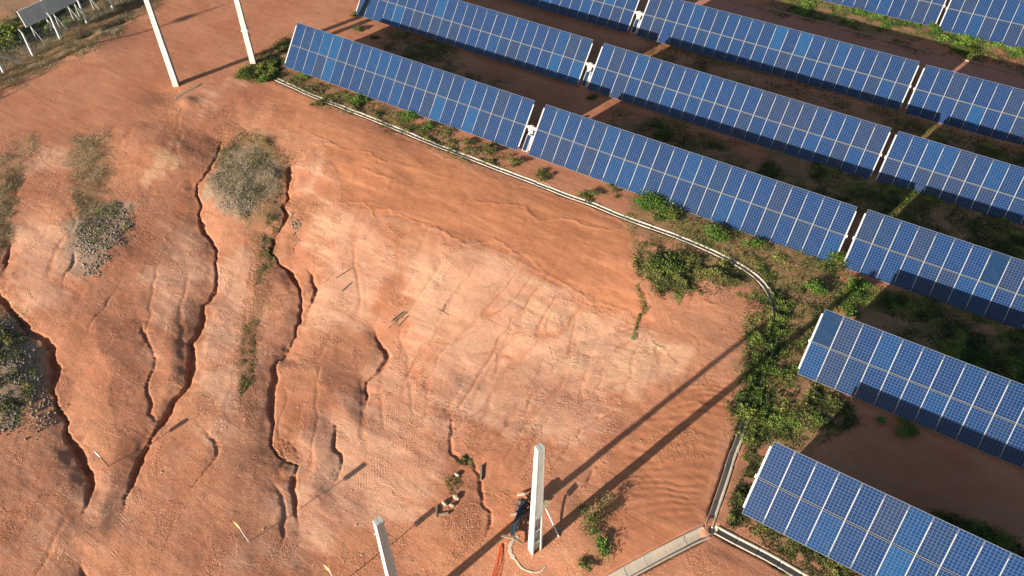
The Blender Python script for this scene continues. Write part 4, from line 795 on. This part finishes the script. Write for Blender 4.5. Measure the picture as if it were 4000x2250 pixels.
# earth auger wreck beside the pole
C0 = G1(2030, 2060)
root = thing('drill_boom', C0, label='dark blue steel boom with broken timber ends lying beside the debris pole', cat='steel boom')
def P3(u, v, h): 
    g = G1(u, v); return g+Vector((0, 0, h))
def lift_pt(u, v, h):      # point on the sight line at height h above the soil
    d = Vector(rays(np.array([u]), np.array([v]))[0]); g = G1(u, v); return g-d.normalized()*(h/abs(d.normalized().z))
a = lift_pt(2050, 1950, .75)-C0; c = lift_pt(2000, 2090, .35)-C0; dd = (c-a).normalized(); s_ = Vector((0, 0, 1)).cross(dd).normalized(); u_ = dd.cross(s_)
b = MB(); W_ = .13
b.prism([a-s_*W_-u_*W_, a+s_*W_-u_*W_, a+s_*W_+u_*W_, a-s_*W_+u_*W_], [c-s_*.1-u_*.1, c+s_*.1-u_*.1, c+s_*.1+u_*.1, c-s_*.1+u_*.1]); b.build('boom', M['steel'], root)
e = (a+c)/2; b = MB(); b.prism([a-s_*.16-u_*.15, a+s_*.16-u_*.15, a+s_*.16+u_*.15, a-s_*.16+u_*.15], [a+dd*.15-s_*.16-u_*.15, a+dd*.15+s_*.16-u_*.15, a+dd*.15+s_*.16+u_*.15, a+dd*.15-s_*.16+u_*.15]); b.build('collar', M['black'], root)
b = MB()
for (p, q, r) in (((2025,1950),(2078,1975),.045),((2022,1975),(2070,1995),.05),((2050,1990),(2070,1960),.04),((2040,2010),(2070,1990),.035),((2062,1965),(2085,1990),.06)): b.tube([lift_pt(*p, .3)-C0, lift_pt(*q, .5)-C0], r, 6)
b.build('linkage', M['black'], root)
for (p, q, hp, hq, wd, mt, lb) in (((1958,2094),(2008,2104),.35,.3,.10,'wood','broken timber across the lower end of the steel boom'),((2004,2100),(2040,2126),.3,.05,.09,'wood','short dark timber sticking out below the boom'),
  ((2028,1975),(2020,2080),.15,.05,.08,'wood','thin timber under the boom'),((1940,2122),(2010,2050),.02,.25,.05,'wood','long thin pole reaching lower left from the boom'),((2040,2020),(2075,1985),.1,.4,.06,'wood','timber leaning between boom and pole'),
  ((2030,2020),(2068,2045),.05,.1,.1,'wood','flat board under the boom'),((2020,1937),(2052,1930),.1,.35,.1,'chunk','splintered pale timber end above the boom'),((1995,2014),(2022,2008),.08,.1,.1,'chunk','pale rounded timber end left of the boom'),
  ((2055,1935),(2075,1950),.6,.5,.08,'darkwood','dark timber at the upper end of the boom'),((2014,1973),(2030,1980),.1,.3,.08,'darkwood','dark stub left of the boom'),((2010,2010),(2025,1950),.05,.4,.06,'darkwood','dark leaning stake left of the boom'),((2025,1940),(2170,1860),.05,.0,.02,'wood','thin cord like stick beyond the pole')):
    if lb.startswith('thin cord'): continue
    plank(lift_pt(*p, hp), lift_pt(*q, hq), wd, wd*.8, M[mt], 'timber', lb, 'timber', 'broken timber around the steel boom')
plank(lift_pt(2125,1985,.55), lift_pt(2142,1960,.6), .32, .04, M['wood'], 'board', 'square plywood board leaning behind the debris pole', 'board')
bd = MB(); pA, pB = lift_pt(2129, 1979, .5), lift_pt(2184, 2098, .03); bd.tube([Vector((0, 0, 0)), pB-pA], .035, 8); o = bd.build('prop_pole', M['post'], label='thin pale prop leaning right of the debris pole', cat='prop'); o.location = pA
# tall rectangular plate whose shadow forks behind the pole
# orange netting
b = MB(); pts = [(1957,2128),(1955,2160),(1948,2200),(1935,2250),(1925,2300)]
for k in range(9):
    Q_ = [G1(u+(k-4)*(.8+i*1.3)+rng.normal(0, 1.5), v)+Vector((0, 0, .03+.03*rng.random())) for i, (u, v) in enumerate(pts)]; b.tube(Q_, .010, 4)
b.build('safety_netting', M['orange'], label='frayed orange safety netting trailing to the bottom edge', cat='netting')
# cement spill
sp = [(2025,2090),(1998,2110),(1990,2145),(2000,2170),(2020,2190),(2035,2220),(2060,2228),(2090,2240),(2125,2228),(2130,2212)]
Q_ = resample(gxy(sp), .12); b = MB(); T = np.gradient(Q_, axis=0); T /= np.linalg.norm(T, axis=1)[:, None]; V = []
for i, (p, t) in enumerate(zip(Q_, T)):
    wd = (.11 if i < 12 else .05)*(.6+.8*rng.random())
    for o, hgt in ((-wd, -.02), (-wd*.6, .025), (wd*.6, .025), (wd, -.02)): x, y = p[0]-t[1]*o, p[1]+t[0]*o; V.append((x, y, float(Zf(x, y))+hgt))
b.add(V, [(i*4+j, i*4+j+1, i*4+j+5, i*4+j+4) for i in range(len(Q_)-1) for j in range(3)]); b.build('cement_spill', M['concrete'], label='wandering dried cement spill below the debris pole', cat='cement')
